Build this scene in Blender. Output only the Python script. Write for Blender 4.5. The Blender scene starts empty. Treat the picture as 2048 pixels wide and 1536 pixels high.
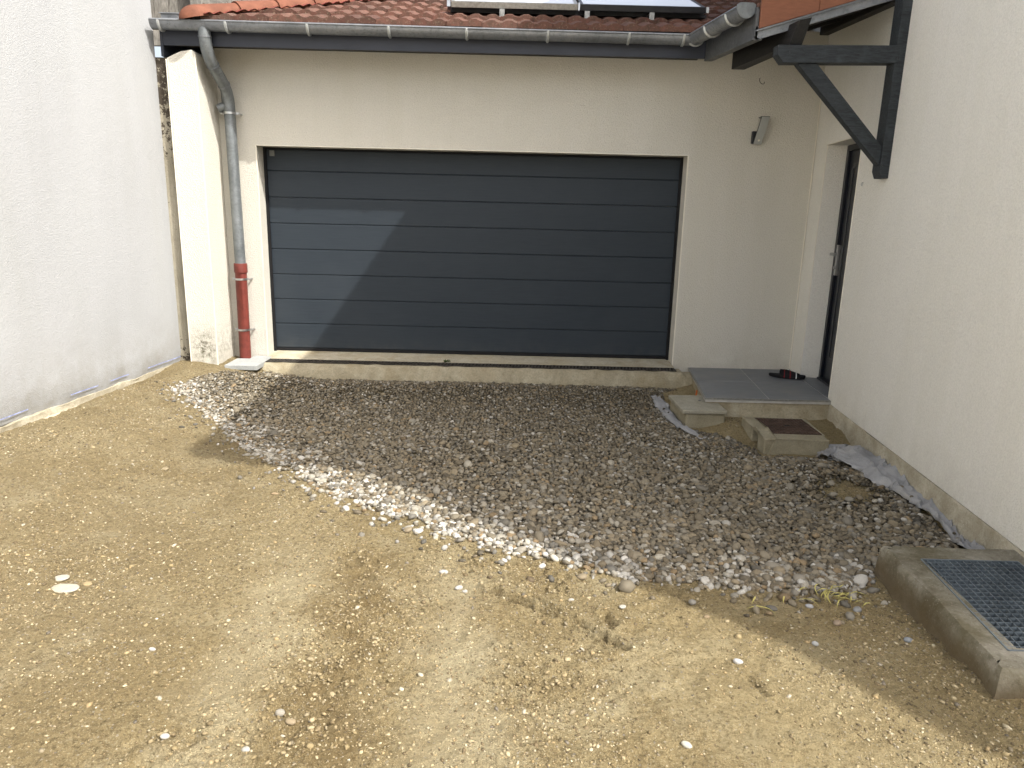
import bpy, bmesh, math, random
import numpy as np
from mathutils import Vector, Matrix, noise as mnoise

random.seed(7)
RNG = np.random.default_rng(11)
scene = bpy.context.scene
COL = scene.collection
R = math.radians

# ------------------------------------------------------------------ camera
pitch, roll, yaw = R(13.517), R(1.382), R(0.267)
fw = Vector((math.sin(yaw)*math.cos(pitch), math.cos(yaw)*math.cos(pitch), -math.sin(pitch)))
rt0 = Vector((math.cos(yaw), -math.sin(yaw), 0)); up0 = rt0.cross(fw)
rt = math.cos(roll)*rt0 + math.sin(roll)*up0
up = -math.sin(roll)*rt0 + math.cos(roll)*up0
cd = bpy.data.cameras.new("camera"); cam = bpy.data.objects.new("camera", cd); COL.objects.link(cam)
cd.sensor_width = 36.0; cd.lens = 36.0*1420/2048; cd.clip_start = 0.05; cd.clip_end = 2000
m = Matrix((rt, up, -fw)).transposed().to_4x4(); m.translation = Vector((0, -6.962, 1.410))
cam.matrix_world = m
scene.camera = cam

# ------------------------------------------------------------------ light
SUND = Vector((-0.70, 0.49, -1.0)).normalized()
elev = math.asin(-SUND.z); az = math.atan2(-SUND.x, -SUND.y)      # azimuth of the sun from +Y towards +X
w = bpy.data.worlds.new("World"); scene.world = w; w.use_nodes = True
nt = w.node_tree; bg = nt.nodes["Background"]
sky = nt.nodes.new("ShaderNodeTexSky"); sky.sky_type = 'NISHITA'; sky.sun_disc = False
sky.sun_elevation = elev; sky.sun_rotation = az
sky.air_density = 1.0; sky.dust_density = 6.0; sky.ozone_density = 0.6
hs_ = nt.nodes.new('ShaderNodeHueSaturation'); hs_.inputs['Saturation'].default_value = 0.55   # hazy, milky sky
nt.links.new(sky.outputs[0], hs_.inputs['Color']); nt.links.new(hs_.outputs[0], bg.inputs[0]); bg.inputs[1].default_value = 0.15
sd = bpy.data.lights.new("sun", 'SUN'); sd.energy = 2.8; sd.angle = R(0.45); sd.color = (1.0, 0.97, 0.92)
so = bpy.data.objects.new("sun", sd); COL.objects.link(so)
so.rotation_euler = SUND.to_track_quat('-Z', 'Y').to_euler(); so.location = (8, -6, 10)
vs = scene.view_settings; vs.view_transform = 'Standard'; vs.look = 'None'; vs.gamma = 1; vs.exposure = 1.20
vs.use_curve_mapping = False

# ------------------------------------------------------------------ helpers
class MB:
    def __init__(s): s.v = []; s.f = []
    def add(s, vs_, fs):
        n = len(s.v); s.v += [tuple(p) for p in vs_]; s.f += [tuple(i+n for i in f) for f in fs]; return s
    def box(s, x0, x1, y0, y1, z0, z1, M=None):
        p = [(x0,y0,z0),(x1,y0,z0),(x1,y1,z0),(x0,y1,z0),(x0,y0,z1),(x1,y0,z1),(x1,y1,z1),(x0,y1,z1)]
        if M is not None: p = [tuple(M @ Vector(q)) for q in p]
        return s.add(p, [(0,3,2,1),(4,5,6,7),(0,1,5,4),(1,2,6,5),(2,3,7,6),(3,0,4,7)])
    def hexa(s, p):       # 8 corners: bottom loop 4, top loop 4
        return s.add(p, [(0,3,2,1),(4,5,6,7),(0,1,5,4),(1,2,6,5),(2,3,7,6),(3,0,4,7)])
    def prism(s, pts, off):   # polygon points 3d, extruded by off
        n = len(pts); off = Vector(off)
        a = [Vector(p) for p in pts]; b = [p+off for p in a]
        nrm = Vector((0,0,0))
        for i in range(n): nrm += a[i].cross(a[(i+1) % n])
        fl = nrm.dot(off) > 0
        fs = [tuple(range(n))[::-1] if fl else tuple(range(n)), tuple(range(n,2*n)) if fl else tuple(range(n,2*n))[::-1]]
        for i in range(n):
            j = (i+1) % n
            fs.append((i,j,n+j,n+i) if fl else (i,n+i,n+j,j))
        return s.add(a+b, fs)
    def bar(s, a, b, w_, h_, upv=(0,0,1)):    # rectangular bar a->b
        a = Vector(a); b = Vector(b); d = (b-a).normalized(); u = Vector(upv)
        sx = d.cross(u).normalized()*w_/2; sz = sx.cross(d).normalized()*h_/2
        p = [a-sx-sz, a+sx-sz, b+sx-sz, b-sx-sz, a-sx+sz, a+sx+sz, b+sx+sz, b-sx+sz]
        return s.hexa(p)
    def tube(s, path, r, seg=20, arc=None, caps=True, thick=None):
        path = [Vector(p) for p in path]; rings = []
        prev = None
        for i, p in enumerate(path):
            d = (path[min(i+1,len(path)-1)]-path[max(i-1,0)]).normalized()
            if prev is None:
                ref = Vector((0,0,1)) if abs(d.z) < .9 else Vector((0,1,0))
                nx = d.cross(ref).normalized()
            else:
                nx = (prev - d*prev.dot(d)).normalized()
            prev = nx; nz = nx.cross(d)
            rr = r[i] if isinstance(r, (list,tuple)) else r
            rings.append([p+nx*rr*math.cos(t)+nz*rr*math.sin(t) for t in [2*math.pi*k/seg for k in range(seg)]])
        vs_ = [q for rg in rings for q in rg]; fs = []
        for i in range(len(rings)-1):
            for k in range(seg):
                a = i*seg+k; b = i*seg+(k+1) % seg
                fs.append((a, a+seg, b+seg, b))
        if caps:
            fs.append(tuple(range(seg))); fs.append(tuple((len(rings)-1)*seg+k for k in range(seg))[::-1])
        return s.add(vs_, fs)
    def trough(s, a, b, r, seg=18, t=.004, upv=(0,0,1), ext=1.0):   # half round gutter, open above
        a = Vector(a); b = Vector(b); d = (b-a).normalized(); side = d.cross(Vector(upv)).normalized(); u = side.cross(d)
        vs_ = []
        for p in (a, b):
            for rr in (r, r-t):
                for k in range(seg+1):
                    th = math.pi*k/seg
                    vs_.append(p + side*rr*math.cos(th) - u*rr*math.sin(th))
        n = seg+1; fs = []
        for k in range(seg):
            fs.append((k, k+1, 2*n+k+1, 2*n+k)); fs.append((n+k, 3*n+k, 3*n+k+1, n+k+1))
            fs.append((k, n+k, n+k+1, k+1)); fs.append((2*n+k, 2*n+k+1, 3*n+k+1, 3*n+k))
        fs.append((0, 2*n, 3*n, n)); fs.append((n-1, 2*n-1, 4*n-1, 3*n-1))
        return s.add(vs_, fs)
    def build(s, name, mat, parent=None, bevel=0, smooth=False, seg=2):
        me = bpy.data.meshes.new(name); me.from_pydata(s.v, [], s.f); me.validate()
        bm = bmesh.new(); bm.from_mesh(me); bmesh.ops.recalc_face_normals(bm, faces=bm.faces); bm.to_mesh(me); bm.free()
        o = bpy.data.objects.new(name, me); COL.objects.link(o)
        if mat is not None: me.materials.append(mat)
        if parent is not None: o.parent = parent
        if bevel:
            b = o.modifiers.new("bevel", 'BEVEL'); b.width = bevel; b.segments = seg; b.limit_method = 'ANGLE'; b.angle_limit = R(40)
        if smooth:
            for p in me.polygons: p.use_smooth = True
            try: me.set_sharp_from_angle(angle=R(38))
            except Exception: pass
        return o

def tag(o, label=None, cat=None, group=None, kind=None):
    if label: o['label'] = label
    if cat: o['category'] = cat
    if group: o['group'] = group
    if kind: o['kind'] = kind
    return o
def thing(name, label, cat, loc=(0,0,0), group=None):
    o = bpy.data.objects.new(name, None); COL.objects.link(o); o.location = loc; o.empty_display_size = .1
    tag(o, label, cat, group)
    T = loc
    o['_off'] = 0
    del o['_off']
    return o
def under(o, t):      # parent a mesh built in world coordinates to an empty standing elsewhere
    o.parent = t; o.matrix_parent_inverse = Matrix.Translation(-Vector(t.location)); return o

def lin(c): return tuple(((x/255+.055)/1.055)**2.4 if x/255 > .04045 else x/255/12.92 for x in c)+(1,)

def npmesh(name, V, F, mat, cols=None, smooth=True):
    me = bpy.data.meshes.new(name); V = np.asarray(V, np.float32); F = np.asarray(F, np.int32)
    me.vertices.add(len(V)); me.vertices.foreach_set('co', V.ravel())
    k = F.shape[1]; me.loops.add(F.size); me.loops.foreach_set('vertex_index', F.ravel())
    me.polygons.add(len(F)); me.polygons.foreach_set('loop_start', np.arange(0, F.size, k, dtype=np.int32))
    me.update(calc_edges=True)
    if smooth: me.polygons.foreach_set('use_smooth', np.ones(len(F), bool))
    if cols is not None:
        at = me.color_attributes.new('tint', 'FLOAT_COLOR', 'POINT')
        c4 = np.ones((len(V), 4), np.float32); c4[:, :3] = cols; at.data.foreach_set('color', c4.ravel())
    me.materials.append(mat)
    o = bpy.data.objects.new(name, me); COL.objects.link(o); return o

# --------------------------------------------------------------- materials
class G:
    def __init__(s, name, rough=.8, spec=.3, metal=0.0):
        s.m = bpy.data.materials.new(name); s.m.use_nodes = True; s.t = s.m.node_tree; s.n = s.t.nodes; s.L = s.t.links.new
        s.b = s.n["Principled BSDF"]; s.b.inputs['Roughness'].default_value = rough
        s.b.inputs['Specular IOR Level'].default_value = spec; s.b.inputs['Metallic'].default_value = metal
        s.co = s.n.new("ShaderNodeTexCoord").outputs['Object']; s.last_n = None
    def mapv(s, sc, rot=(0,0,0)):
        q = s.n.new("ShaderNodeMapping"); q.inputs['Scale'].default_value = sc; q.inputs['Rotation'].default_value = rot; s.L(s.co, q.inputs[0]); return q.outputs[0]
    def noise(s, scale, detail=4, rough=.55, vec=None, dist=0):
        q = s.n.new("ShaderNodeTexNoise"); q.inputs['Scale'].default_value = scale; q.inputs['Detail'].default_value = detail
        q.inputs['Roughness'].default_value = rough; q.inputs['Distortion'].default_value = dist; s.L(vec or s.co, q.inputs['Vector']); return q.outputs['Fac']
    def voro(s, scale, vec=None, feat='F1', rnd=1):
        q = s.n.new("ShaderNodeTexVoronoi"); q.feature = feat; q.inputs['Scale'].default_value = scale; q.inputs['Randomness'].default_value = rnd
        s.L(vec or s.co, q.inputs['Vector']); return q
    def ramp(s, fac, stops):
        q = s.n.new("ShaderNodeValToRGB"); e = q.color_ramp.elements
        while len(e) < len(stops): e.new(.5)
        for el, (p, c) in zip(e, stops):
            el.position = p; el.color = c if isinstance(c, tuple) else (c, c, c, 1)
        s.L(fac, q.inputs[0]); return q.outputs[0]
    def mix(s, fac, a, b, mode='MIX'):
        q = s.n.new("ShaderNodeMix"); q.data_type = 'RGBA'; q.blend_type = mode
        for inp, v in ((q.inputs[0], fac), (q.inputs[6], a), (q.inputs[7], b)):
            if isinstance(v, (int, float, tuple)): inp.default_value = v
            else: s.L(v, inp)
        return q.outputs[2]
    def math(s, op, a, b=0.0, c=None, clamp=False):
        q = s.n.new("ShaderNodeMath"); q.operation = op; q.use_clamp = clamp
        for i, v in enumerate((a, b, c)):
            if v is None: continue
            if isinstance(v, (int, float)): q.inputs[i].default_value = v
            else: s.L(v, q.inputs[i])
        return q.outputs[0]
    def xyz(s):
        q = s.n.new("ShaderNodeSeparateXYZ"); s.L(s.co, q.inputs[0]); return q.outputs
    def base(s, c):
        if isinstance(c, tuple): s.b.inputs['Base Color'].default_value = c
        else: s.L(c, s.b.inputs['Base Color'])
    def rough(s, c): s.L(c, s.b.inputs['Roughness'])
    def bump(s, h, dist, strength=1.0):
        q = s.n.new("ShaderNodeBump"); q.inputs['Distance'].default_value = dist; q.inputs['Strength'].default_value = strength
        s.L(h, q.inputs['Height'])
        if s.last_n: s.L(s.last_n, q.inputs['Normal'])
        s.last_n = q.outputs[0]; s.L(s.last_n, s.b.inputs['Normal'])

def stucco(name, col, dark=.89, dirt=lin((138,128,104)), zd=.05, hd=.35, amt=.7, mould=None, bs=1.0):
    g = G(name, .9, .15)
    n1 = g.noise(90, 3, .7); n2 = g.noise(1.3, 3); n3 = g.noise(7, 5, .65)
    c = g.mix(g.ramp(n1, [(.38, 0.0), (.58, 1.0)]), tuple(x*dark for x in col[:3])+(1,), col)
    c = g.mix(g.math('MULTIPLY', g.ramp(n2, [(.35, 0.0), (.7, 1.0)]), .10), c, tuple(x*.82 for x in col[:3])+(1,))
    st_ = g.noise(3.0, 5, .6, g.mapv((1.6, 1.6, .16)))
    c = g.mix(g.math('MULTIPLY', g.ramp(st_, [(.42, 0.0), (.75, 1.0)]), .22), c, tuple(x*.80 for x in col[:2])+(col[2]*.72, 1))
    z = g.xyz()[2]
    h = g.math('SUBTRACT', 1.0, g.math('DIVIDE', g.math('SUBTRACT', z, zd-.3), hd+.3), clamp=True)
    h = g.math('MULTIPLY', g.math('POWER', h, 1.6), g.ramp(g.noise(5, 6, .7), [(.35, 0.05), (.72, 1.0)]))
    c = g.mix(g.math('MULTIPLY', h, amt, clamp=True), c, dirt)
    if mould is not None:
        x0, x1, zc = mould
        X = g.xyz()[0]
        a = g.math('SUBTRACT', 1.0, g.math('MULTIPLY', g.math('ABSOLUTE', g.math('SUBTRACT', X, (x0+x1)/2)), 1.3/(x1-x0)), clamp=True)
        b = g.math('SUBTRACT', 1.0, g.math('MULTIPLY', g.math('ABSOLUTE', g.math('SUBTRACT', z, zc)), 4.0), clamp=True)
        k = g.math('MULTIPLY', g.math('MULTIPLY', a, b), g.ramp(g.noise(22, 6, .75), [(.42, 0.0), (.62, 1.0)]))
        c = g.mix(g.math('MULTIPLY', k, 1.3, clamp=True), c, lin((70, 68, 44)))
    # odd little marks on the render
    v = g.voro(.9); sp = g.math('LESS_THAN', v.outputs['Distance'], .012)
    c = g.mix(g.math('MULTIPLY', sp, .5), c, lin((80,70,60)))
    g.base(c)
    vb = g.voro(110)
    g.bump(g.math('ADD', n1, g.math('MULTIPLY', vb.outputs['Distance'], .6)), .0055*bs, .9)
    g.bump(n3, .007, .35)
    return g.m

CREAM = (.625, .60, .53, 1)
M = {}
M['cream'] = stucco('stucco_cream', CREAM, mould=(-2.95, -2.74, .12))
M['cream_r'] = stucco('stucco_cream_house', (.80, .78, .715, 1), zd=-.1, hd=.45, amt=.6)
M['white'] = stucco('stucco_white', (.345, .352, .356, 1), dark=.94, dirt=lin((112,106,90)), zd=.06, hd=.55, amt=1.0, bs=.4)
M['white_bounce'] = stucco('stucco_bounce', (.78, .775, .76, 1), dark=.95)  # extra bright plaster, only for the unseen bay that bounces light

def plain(name, col, rough=.6, spec=.3, metal=0, var=.12, nscale=12, bs=0, bd=.002, stretch=None):
    g = G(name, rough, spec, metal)
    vec = g.mapv(stretch) if stretch else None
    n = g.noise(nscale, 5, .6, vec)
    c2 = tuple(max(0, x*(1-2*var)) for x in col[:3])+(1,)
    g.base(g.mix(g.ramp(n, [(.3, 0.0), (.7, 1.0)]), c2, tuple(min(1, x*(1+var)) for x in col[:3])+(1,)))
    if bs: g.bump(g.noise(bs, 4, .6, vec), bd)
    return g.m
M['bead'] = plain('bead_pvc', (.74, .70, .60, 1), .5, .3, var=.03)
M['slate_paint'] = plain('slate_lacquer', lin((50, 54, 64)), .45, .4, var=.1, nscale=3)
M['door_navy'] = plain('door_navy', lin((14, 20, 30)), .35, .5, var=.1)
M['black'] = plain('black_rubber', (.012, .012, .013, 1), .7, .2, var=.1)
M['plastic_grey'] = plain('plastic_grey', lin((120, 122, 120)), .5, .4, var=.05)
M['red_pvc'] = plain('red_pvc', lin((110, 52, 44)), .5, .35, var=.16, nscale=14)
M['steel'] = plain('steel', (.55, .56, .57, 1), .32, .5, 1, var=.08, nscale=40)
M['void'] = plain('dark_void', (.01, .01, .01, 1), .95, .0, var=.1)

def garage_door_mat():
    g = G('garage_door_slate', .5, .22)
    st = g.noise(14, 5, .6, g.mapv((.35, 1, 7)))
    n = g.noise(1.6, 4, .6)
    c = g.mix(g.ramp(st, [(.3, 0.0), (.7, 1.0)]), lin((43, 50, 57)), lin((49, 56, 63)))
    c = g.mix(g.math('MULTIPLY', g.ramp(n, [(.45, 0.0), (.75, 1.0)]), .4), c, lin((58, 63, 68)))
    z = g.xyz()[2]
    hd = g.math('SUBTRACT', 1.0, g.math('MULTIPLY', z, 6.0), clamp=True)
    c = g.mix(g.math('MULTIPLY', hd, g.ramp(g.noise(11, 6, .7), [(.4, 0.0), (.7, .22)])), c, lin((90, 86, 80)))
    g.base(c); g.rough(g.ramp(n, [(.3, .44), (.75, .6)]))
    g.bump(st, .0012, .5)
    return g.m
M['gdoor'] = garage_door_mat()

def zinc_mat(name='zinc', c0=(112,116,121), c1=(150,153,157), metal=.55):
    g = G(name, .42, .5, metal)
    n = g.noise(5, 6, .7, dist=.6); n2 = g.noise(38, 5, .7)
    c = g.mix(g.ramp(n, [(.3, 0.0), (.72, 1.0)]), lin(c0), lin(c1))
    c = g.mix(g.math('MULTIPLY', g.ramp(n2, [(.52, 0.0), (.68, 1.0)]), .45), c, lin((88,92,96)))
    g.base(c); g.rough(g.ramp(n2, [(.3, .34), (.7, .58)])); g.bump(n, .003, .5)
    return g.m
M['zinc'] = zinc_mat()
M['zinc_hoop'] = zinc_mat('zinc_hoop', (168,172,172), (196,198,196), .5)
M['zinc_old'] = zinc_mat('zinc_old', (98,103,105), (140,145,147), .5)
M['zinc_clad'] = zinc_mat('zinc_clad', (74,76,78), (100,102,103), .35)

def wood_mat(name, c0, c1, stretch=(1,1,1), rough=.6, scale=14, bd=.003):
    g = G(name, rough, .3)
    n = g.noise(scale, 6, .65, g.mapv(stretch), dist=.8); n2 = g.noise(9, 4)
    c = g.mix(g.ramp(n, [(.3, 0.0), (.7, 1.0)]), c0, c1)
    c = g.mix(g.math('MULTIPLY', g.ramp(n2, [(.55, 0.0), (.8, 1.0)]), .5), c, tuple(min(1, x*1.6) for x in c1[:3])+(1,))
    g.base(c); g.bump(n, bd, .7)
    return g.m
M['timber'] = wood_mat('painted_timber', lin((28,32,35)), lin((58,63,67)), (1, 6, 6))
M['timber_dark'] = wood_mat('stained_timber', lin((22,22,22)), lin((40,38,36)), (6, 1, 6))
M['timber_old'] = wood_mat('weathered_timber', lin((92,88,82)), lin((150,146,138)), (8, 8, 1), .85)

def tile_mat():
    g = G('roof_tile', .85, .2)
    gi = g.n.new("ShaderNodeNewGeometry")
    rnd = gi.outputs['Random Per Island']
    c = g.ramp(rnd, [(0, lin((80,53,46))), (.3, lin((96,66,57))), (.6, lin((112,79,68))), (1, lin((90,68,61)))])
    n = g.noise(16, 6, .75); n2 = g.noise(60, 4, .7)
    c = g.mix(g.ramp(n, [(.42, 0.0), (.66, .85)]), c, lin((70,58,48)))
    c = g.mix(g.math('MULTIPLY', g.ramp(n2, [(.56, 0.0), (.7, 1.0)]), .5), c, lin((150,138,118)))
    g.base(c); g.bump(n2, .003)
    return g.m
M['tile'] = tile_mat()
M['ridge'] = plain('ridge_tile', lin((112,72,56)), .8, .2, var=.16, nscale=9, bs=60, bd=.002)
M['verge'] = plain('verge_tile', lin((132,88,68)), .75, .25, var=.07, nscale=18, bs=40, bd=.002, stretch=(1,1,5))
M['membrane'] = plain('red_membrane', lin((108,52,44)), .6, .3, var=.12, nscale=25, bs=50, bd=.006)

def concrete_mat(name, c0, c1, stain=None, samt=.6, sc=6, gr=90, bd=.004, rough=.92):
    g = G(name, rough, .15)
    n = g.noise(sc, 6, .7, dist=.4); f = g.noise(gr, 4, .7)
    c = g.mix(g.ramp(n, [(.32, 0.0), (.7, 1.0)]), c0, c1)
    c = g.mix(g.math('MULTIPLY', g.ramp(f, [(.5, 0.0), (.66, 1.0)]), .4), c, tuple(x*.62 for x in c0[:3])+(1,))
    v = g.voro(70); k = g.math('LESS_THAN', v.outputs['Distance'], .22)
    c = g.mix(g.math('MULTIPLY', k, .3), c, tuple(min(1, x*1.35) for x in c1[:3])+(1,))
    if stain: c = g.mix(g.math('MULTIPLY', g.ramp(g.noise(3.1, 6, .7), [(.42, 0.0), (.62, 1.0)]), samt), c, stain)
    g.base(c); g.bump(f, bd); g.bump(n, .012, .5)
    return g.m
M['conc'] = concrete_mat('concrete_sill', lin((156,148,128)), lin((196,190,172)), lin((150,134,96)), .4)
M['conc_rough'] = concrete_mat('concrete_rough', lin((140,132,110)), lin((178,170,148)), lin((128,114,84)), .5, bd=.008, gr=60)
M['conc_foot'] = concrete_mat('concrete_footing', lin((158,150,130)), lin((194,187,168)), lin((130,120,96)), .5, bd=.007, gr=55)
M['conc_box'] = concrete_mat('concrete_box', lin((136,129,108)), lin((162,155,134)), lin((110,101,78)), .4)
M['conc_lid'] = concrete_mat('concrete_lid', lin((140,136,122)), lin((168,164,148)), lin((130,120,94)), .3)
M['conc_pad'] = concrete_mat('concrete_pad', lin((98,92,76)), lin((170,166,152)), lin((84,78,54)), .75, sc=4.5, gr=45, bd=.008)
M['slab_grey'] = concrete_mat('slab_grey', lin((146,148,146)), lin((166,168,165)), None, bd=.001)

def porcelain():
    g = G('porch_tile', .5, .35)
    n = g.noise(7, 6, .7, g.mapv((1, 4, 1), (0,0,.1)), dist=.6); n2 = g.noise(3, 4)
    c = g.mix(g.ramp(n, [(.35, 0.0), (.72, 1.0)]), lin((98,101,104)), lin((128,131,133)))
    c = g.mix(g.math('MULTIPLY', g.ramp(n2, [(.5, 0.0), (.7, 1.0)]), .35), c, lin((136,132,124)))
    g.base(c); g.rough(g.ramp(n, [(.3, .42), (.7, .6)])); return g.m
M['porch_tile'] = porcelain()
M['grout'] = plain('grout', lin((176,174,168)), .9, .1, var=.1)

def dirt_mat():
    g = G('packed_dirt', .95, .1)
    big = g.noise(.9, 4, .6, dist=.5); mid = g.noise(5, 6, .7); fin = g.noise(55, 5, .75); gr = g.noise(190, 3, .7)
    c = g.mix(g.ramp(big, [(.36, 0.0), (.64, 1.0)]), (0.262, 0.198, 0.096, 1), (0.335, 0.270, 0.148, 1))
    c = g.mix(g.ramp(mid, [(.42, .0), (.66, .5)]), c, (0.193, 0.140, 0.066, 1))
    c = g.mix(g.ramp(g.noise(2.6, 6, .75), [(.50, 0.0), (.66, .6)]), c, (0.44, 0.385, 0.245, 1))
    c = g.mix(g.ramp(fin, [(.48, 0.0), (.64, .85)]), c, (.085, .060, .028, 1))
    c = g.mix(g.ramp(gr, [(.54, 0.0), (.66, .8)]), c, (0.433, 0.368, 0.220, 1))
    for sc, th, col in ((52, .13, (.38,.34,.26,1)), (85, .2, (.36,.30,.18,1)), (34, .10, (.22,.20,.17,1))):
        v = g.voro(sc); rn = g.n.new("ShaderNodeSeparateColor"); g.L(v.outputs['Color'], rn.inputs[0])
        k = g.math('MULTIPLY', g.math('LESS_THAN', v.outputs['Distance'], th*1.6), g.math('GREATER_THAN', rn.outputs[0], .80))
        c = g.mix(g.math('MULTIPLY', k, .8), c, col)
    xy = g.xyz(); wob = g.math('MULTIPLY', g.math('SUBTRACT', g.noise(3.2, 5, .65), .5), .75)
    xc = g.math('ADD', g.math('ADD', xy[0], .60), g.math('ADD', g.math('MULTIPLY', g.math('ADD', xy[1], 4.5), .10), wob))
    yl = g.math('MULTIPLY', g.math('SUBTRACT', -3.4, xy[1]), 1.6, clamp=True)
    kb_ = g.math('MULTIPLY', g.math('SUBTRACT', 1.0, g.math('MULTIPLY', g.math('ABSOLUTE', xc), 5.0), clamp=True), yl)
    c = g.mix(g.math('MULTIPLY', kb_, .75), c, (.165,.118,.055,1))
    kp = g.math('MULTIPLY', g.math('SUBTRACT', 1.0, g.math('MULTIPLY', g.math('ABSOLUTE', g.math('ADD', xc, .36)), 4.5), clamp=True), yl)
    kq = g.math('MULTIPLY', g.math('SUBTRACT', 1.0, g.math('MULTIPLY', g.math('ABSOLUTE', g.math('SUBTRACT', xc, .42)), 4.5), clamp=True), yl)
    c = g.mix(g.math('MULTIPLY', g.math('MAXIMUM', kp, kq), .5), c, (.44,.385,.25,1))
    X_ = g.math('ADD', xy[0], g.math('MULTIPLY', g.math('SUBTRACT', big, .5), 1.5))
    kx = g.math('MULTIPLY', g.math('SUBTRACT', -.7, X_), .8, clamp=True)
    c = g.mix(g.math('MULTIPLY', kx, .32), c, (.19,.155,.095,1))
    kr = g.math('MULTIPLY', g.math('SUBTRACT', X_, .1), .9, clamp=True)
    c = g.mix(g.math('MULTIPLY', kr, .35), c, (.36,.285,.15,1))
    g.base(c)
    g.bump(g.noise(14, 4, .6), .03, .7); g.bump(mid, .06, .9); g.bump(fin, .018, 1.0); g.bump(gr, .010, 1.0)
    return g.m
M['dirt'] = dirt_mat()

def stone_mat():
    g = G('pebble', .72, .3)
    a = g.n.new("ShaderNodeVertexColor"); a.layer_name = 'tint'
    n = g.noise(70, 4, .7); n2 = g.noise(9, 4)
    c = g.mix(g.math('MULTIPLY', g.ramp(n, [(.45, 0.0), (.7, 1.0)]), .28), a.outputs[0], (.16,.13,.09,1))
    g.base(c); g.bump(n, .0015, .6)
    return g.m
M['stone'] = stone_mat()
def geotex():
    g = G('geotextile', .85, .2)
    n = g.noise(160, 3, .7); n2 = g.noise(6, 5, .6)
    c = g.mix(g.ramp(n2, [(.35, 0.0), (.7, 1.0)]), lin((128,128,128)), lin((158,158,158)))
    c = g.mix(g.math('MULTIPLY', g.ramp(n, [(.4, 0.0), (.65, 1.0)]), .3), c, lin((176,175,172)))
    c = g.mix(g.math('MULTIPLY', g.ramp(g.noise(3, 6, .7), [(.55, 0.0), (.75, 1.0)]), .35), c, lin((138,128,104)))
    g.base(c); g.bump(n, .0015); g.bump(g.noise(5, 3, .5, g.mapv((3, 1, 1)), 1.0), .02, .4); return g.m
M['geo'] = geotex()
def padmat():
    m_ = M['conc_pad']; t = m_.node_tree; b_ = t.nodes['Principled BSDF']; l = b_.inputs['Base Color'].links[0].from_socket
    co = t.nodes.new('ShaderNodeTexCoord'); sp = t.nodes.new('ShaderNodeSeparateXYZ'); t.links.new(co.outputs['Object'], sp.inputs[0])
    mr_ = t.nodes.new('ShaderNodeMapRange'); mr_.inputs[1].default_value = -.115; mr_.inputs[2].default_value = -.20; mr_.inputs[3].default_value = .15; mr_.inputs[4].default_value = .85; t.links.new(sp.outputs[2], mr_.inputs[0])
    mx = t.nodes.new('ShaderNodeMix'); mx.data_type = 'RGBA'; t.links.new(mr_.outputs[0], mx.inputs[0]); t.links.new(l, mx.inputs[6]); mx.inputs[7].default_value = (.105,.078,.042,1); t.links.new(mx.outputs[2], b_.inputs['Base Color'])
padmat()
def rust():
    g = G('rusty_iron', .75, .35, .3)
    n = g.noise(20, 6, .7)
    c = g.mix(g.ramp(n, [(.35, 0.0), (.7, 1.0)]), lin((58,44,38)), lin((98,80,68)))
    g.base(c); g.bump(n, .002); return g.m
M['rust'] = rust()
M['galv'] = plain('galvanised', lin((112,122,128)), .5, .5, .35, var=.15, nscale=12)
M['straw'] = plain('yellow_straw', lin((182,172,104)), .7, .2, var=.15)
M['glass_panel'] = None
g = G('sky_white_glass', .3, .6, 0); g.base((.80,.81,.83,1)); g.b.inputs['Coat Weight'].default_value = 1; g.b.inputs['Coat Roughness'].default_value = .12  # white base colour paints in the reflection of the bright sky
M['glass_panel'] = g.m
M['alu'] = plain('aluminium', lin((150,150,146)), .4, .5, .6, var=.15, nscale=40)
M['alu_dark'] = plain('dark_profile', lin((50,52,56)), .45, .4, .3, var=.15)
M['brick'] = plain('brick_orange', lin((196,110,60)), .85, .2, var=.15, nscale=30)
M['leafy'] = plain('weed_green', lin((96,112,66)), .7, .2, var=.2)

# --------------------------------------------------------------- terrain
A = R(5.48); ta = math.tan(A)
def wx(y): return 2.815 + y*ta            # right wall plane
def lx(y): return -3.105 + (y+.37)*ta     # left wall plane

def fbm(x, y, sc, seed, octv=4):
    # cheap value noise fbm in numpy
    out = np.zeros_like(x); amp = 1.0; tot = 0
    for o in range(octv):
        s = sc*2**o; X = x*s+seed*17.3+o*31.7; Y = y*s+seed*9.1+o*11.9
        xi = np.floor(X).astype(np.int64); yi = np.floor(Y).astype(np.int64); fx = X-xi; fy = Y-yi
        fx = fx*fx*(3-2*fx); fy = fy*fy*(3-2*fy)
        def h(a, b):
            n = (a*374761393 + b*668265263 + seed*1274126177) & 0xffffffff
            n = ((n ^ (n >> 13))*1274126177) & 0xffffffff
            return ((n ^ (n >> 16)) & 0xffff)/65535.0
        v = (h(xi,yi)*(1-fx)+h(xi+1,yi)*fx)*(1-fy)+(h(xi,yi+1)*(1-fx)+h(xi+1,yi+1)*fx)*fy
        out += amp*(v-.5); tot += amp; amp *= .5
    return out/tot*2
def sst(a, b, x): t = np.clip((x-a)/(b-a), 0, 1); return t*t*(3-2*t)
GROOVES = [((-.06,-4.04),(.10,-4.18),0.0175,0.0374),((.10,-4.18),(.21,-4.25),0.0149,0.0272),((.13,-4.10),(.22,-4.20),0.0135,0.0272),((.22,-4.20),(.29,-4.26),0.0121,0.0204),
           ((.30,-4.29),(.40,-4.40),0.0149,0.0340),((.39,-4.39),(.48,-4.49),0.0149,0.0340),((.43,-4.24),(.455,-4.33),0.0149,0.0306),((.92,-4.64),(.95,-4.74),0.0121,0.0170),
           ((-.80,-3.72),(-.70,-3.80),0.0175,0.0170),((-.72,-3.95),(-.62,-3.98),0.0175,0.0204)]
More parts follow.
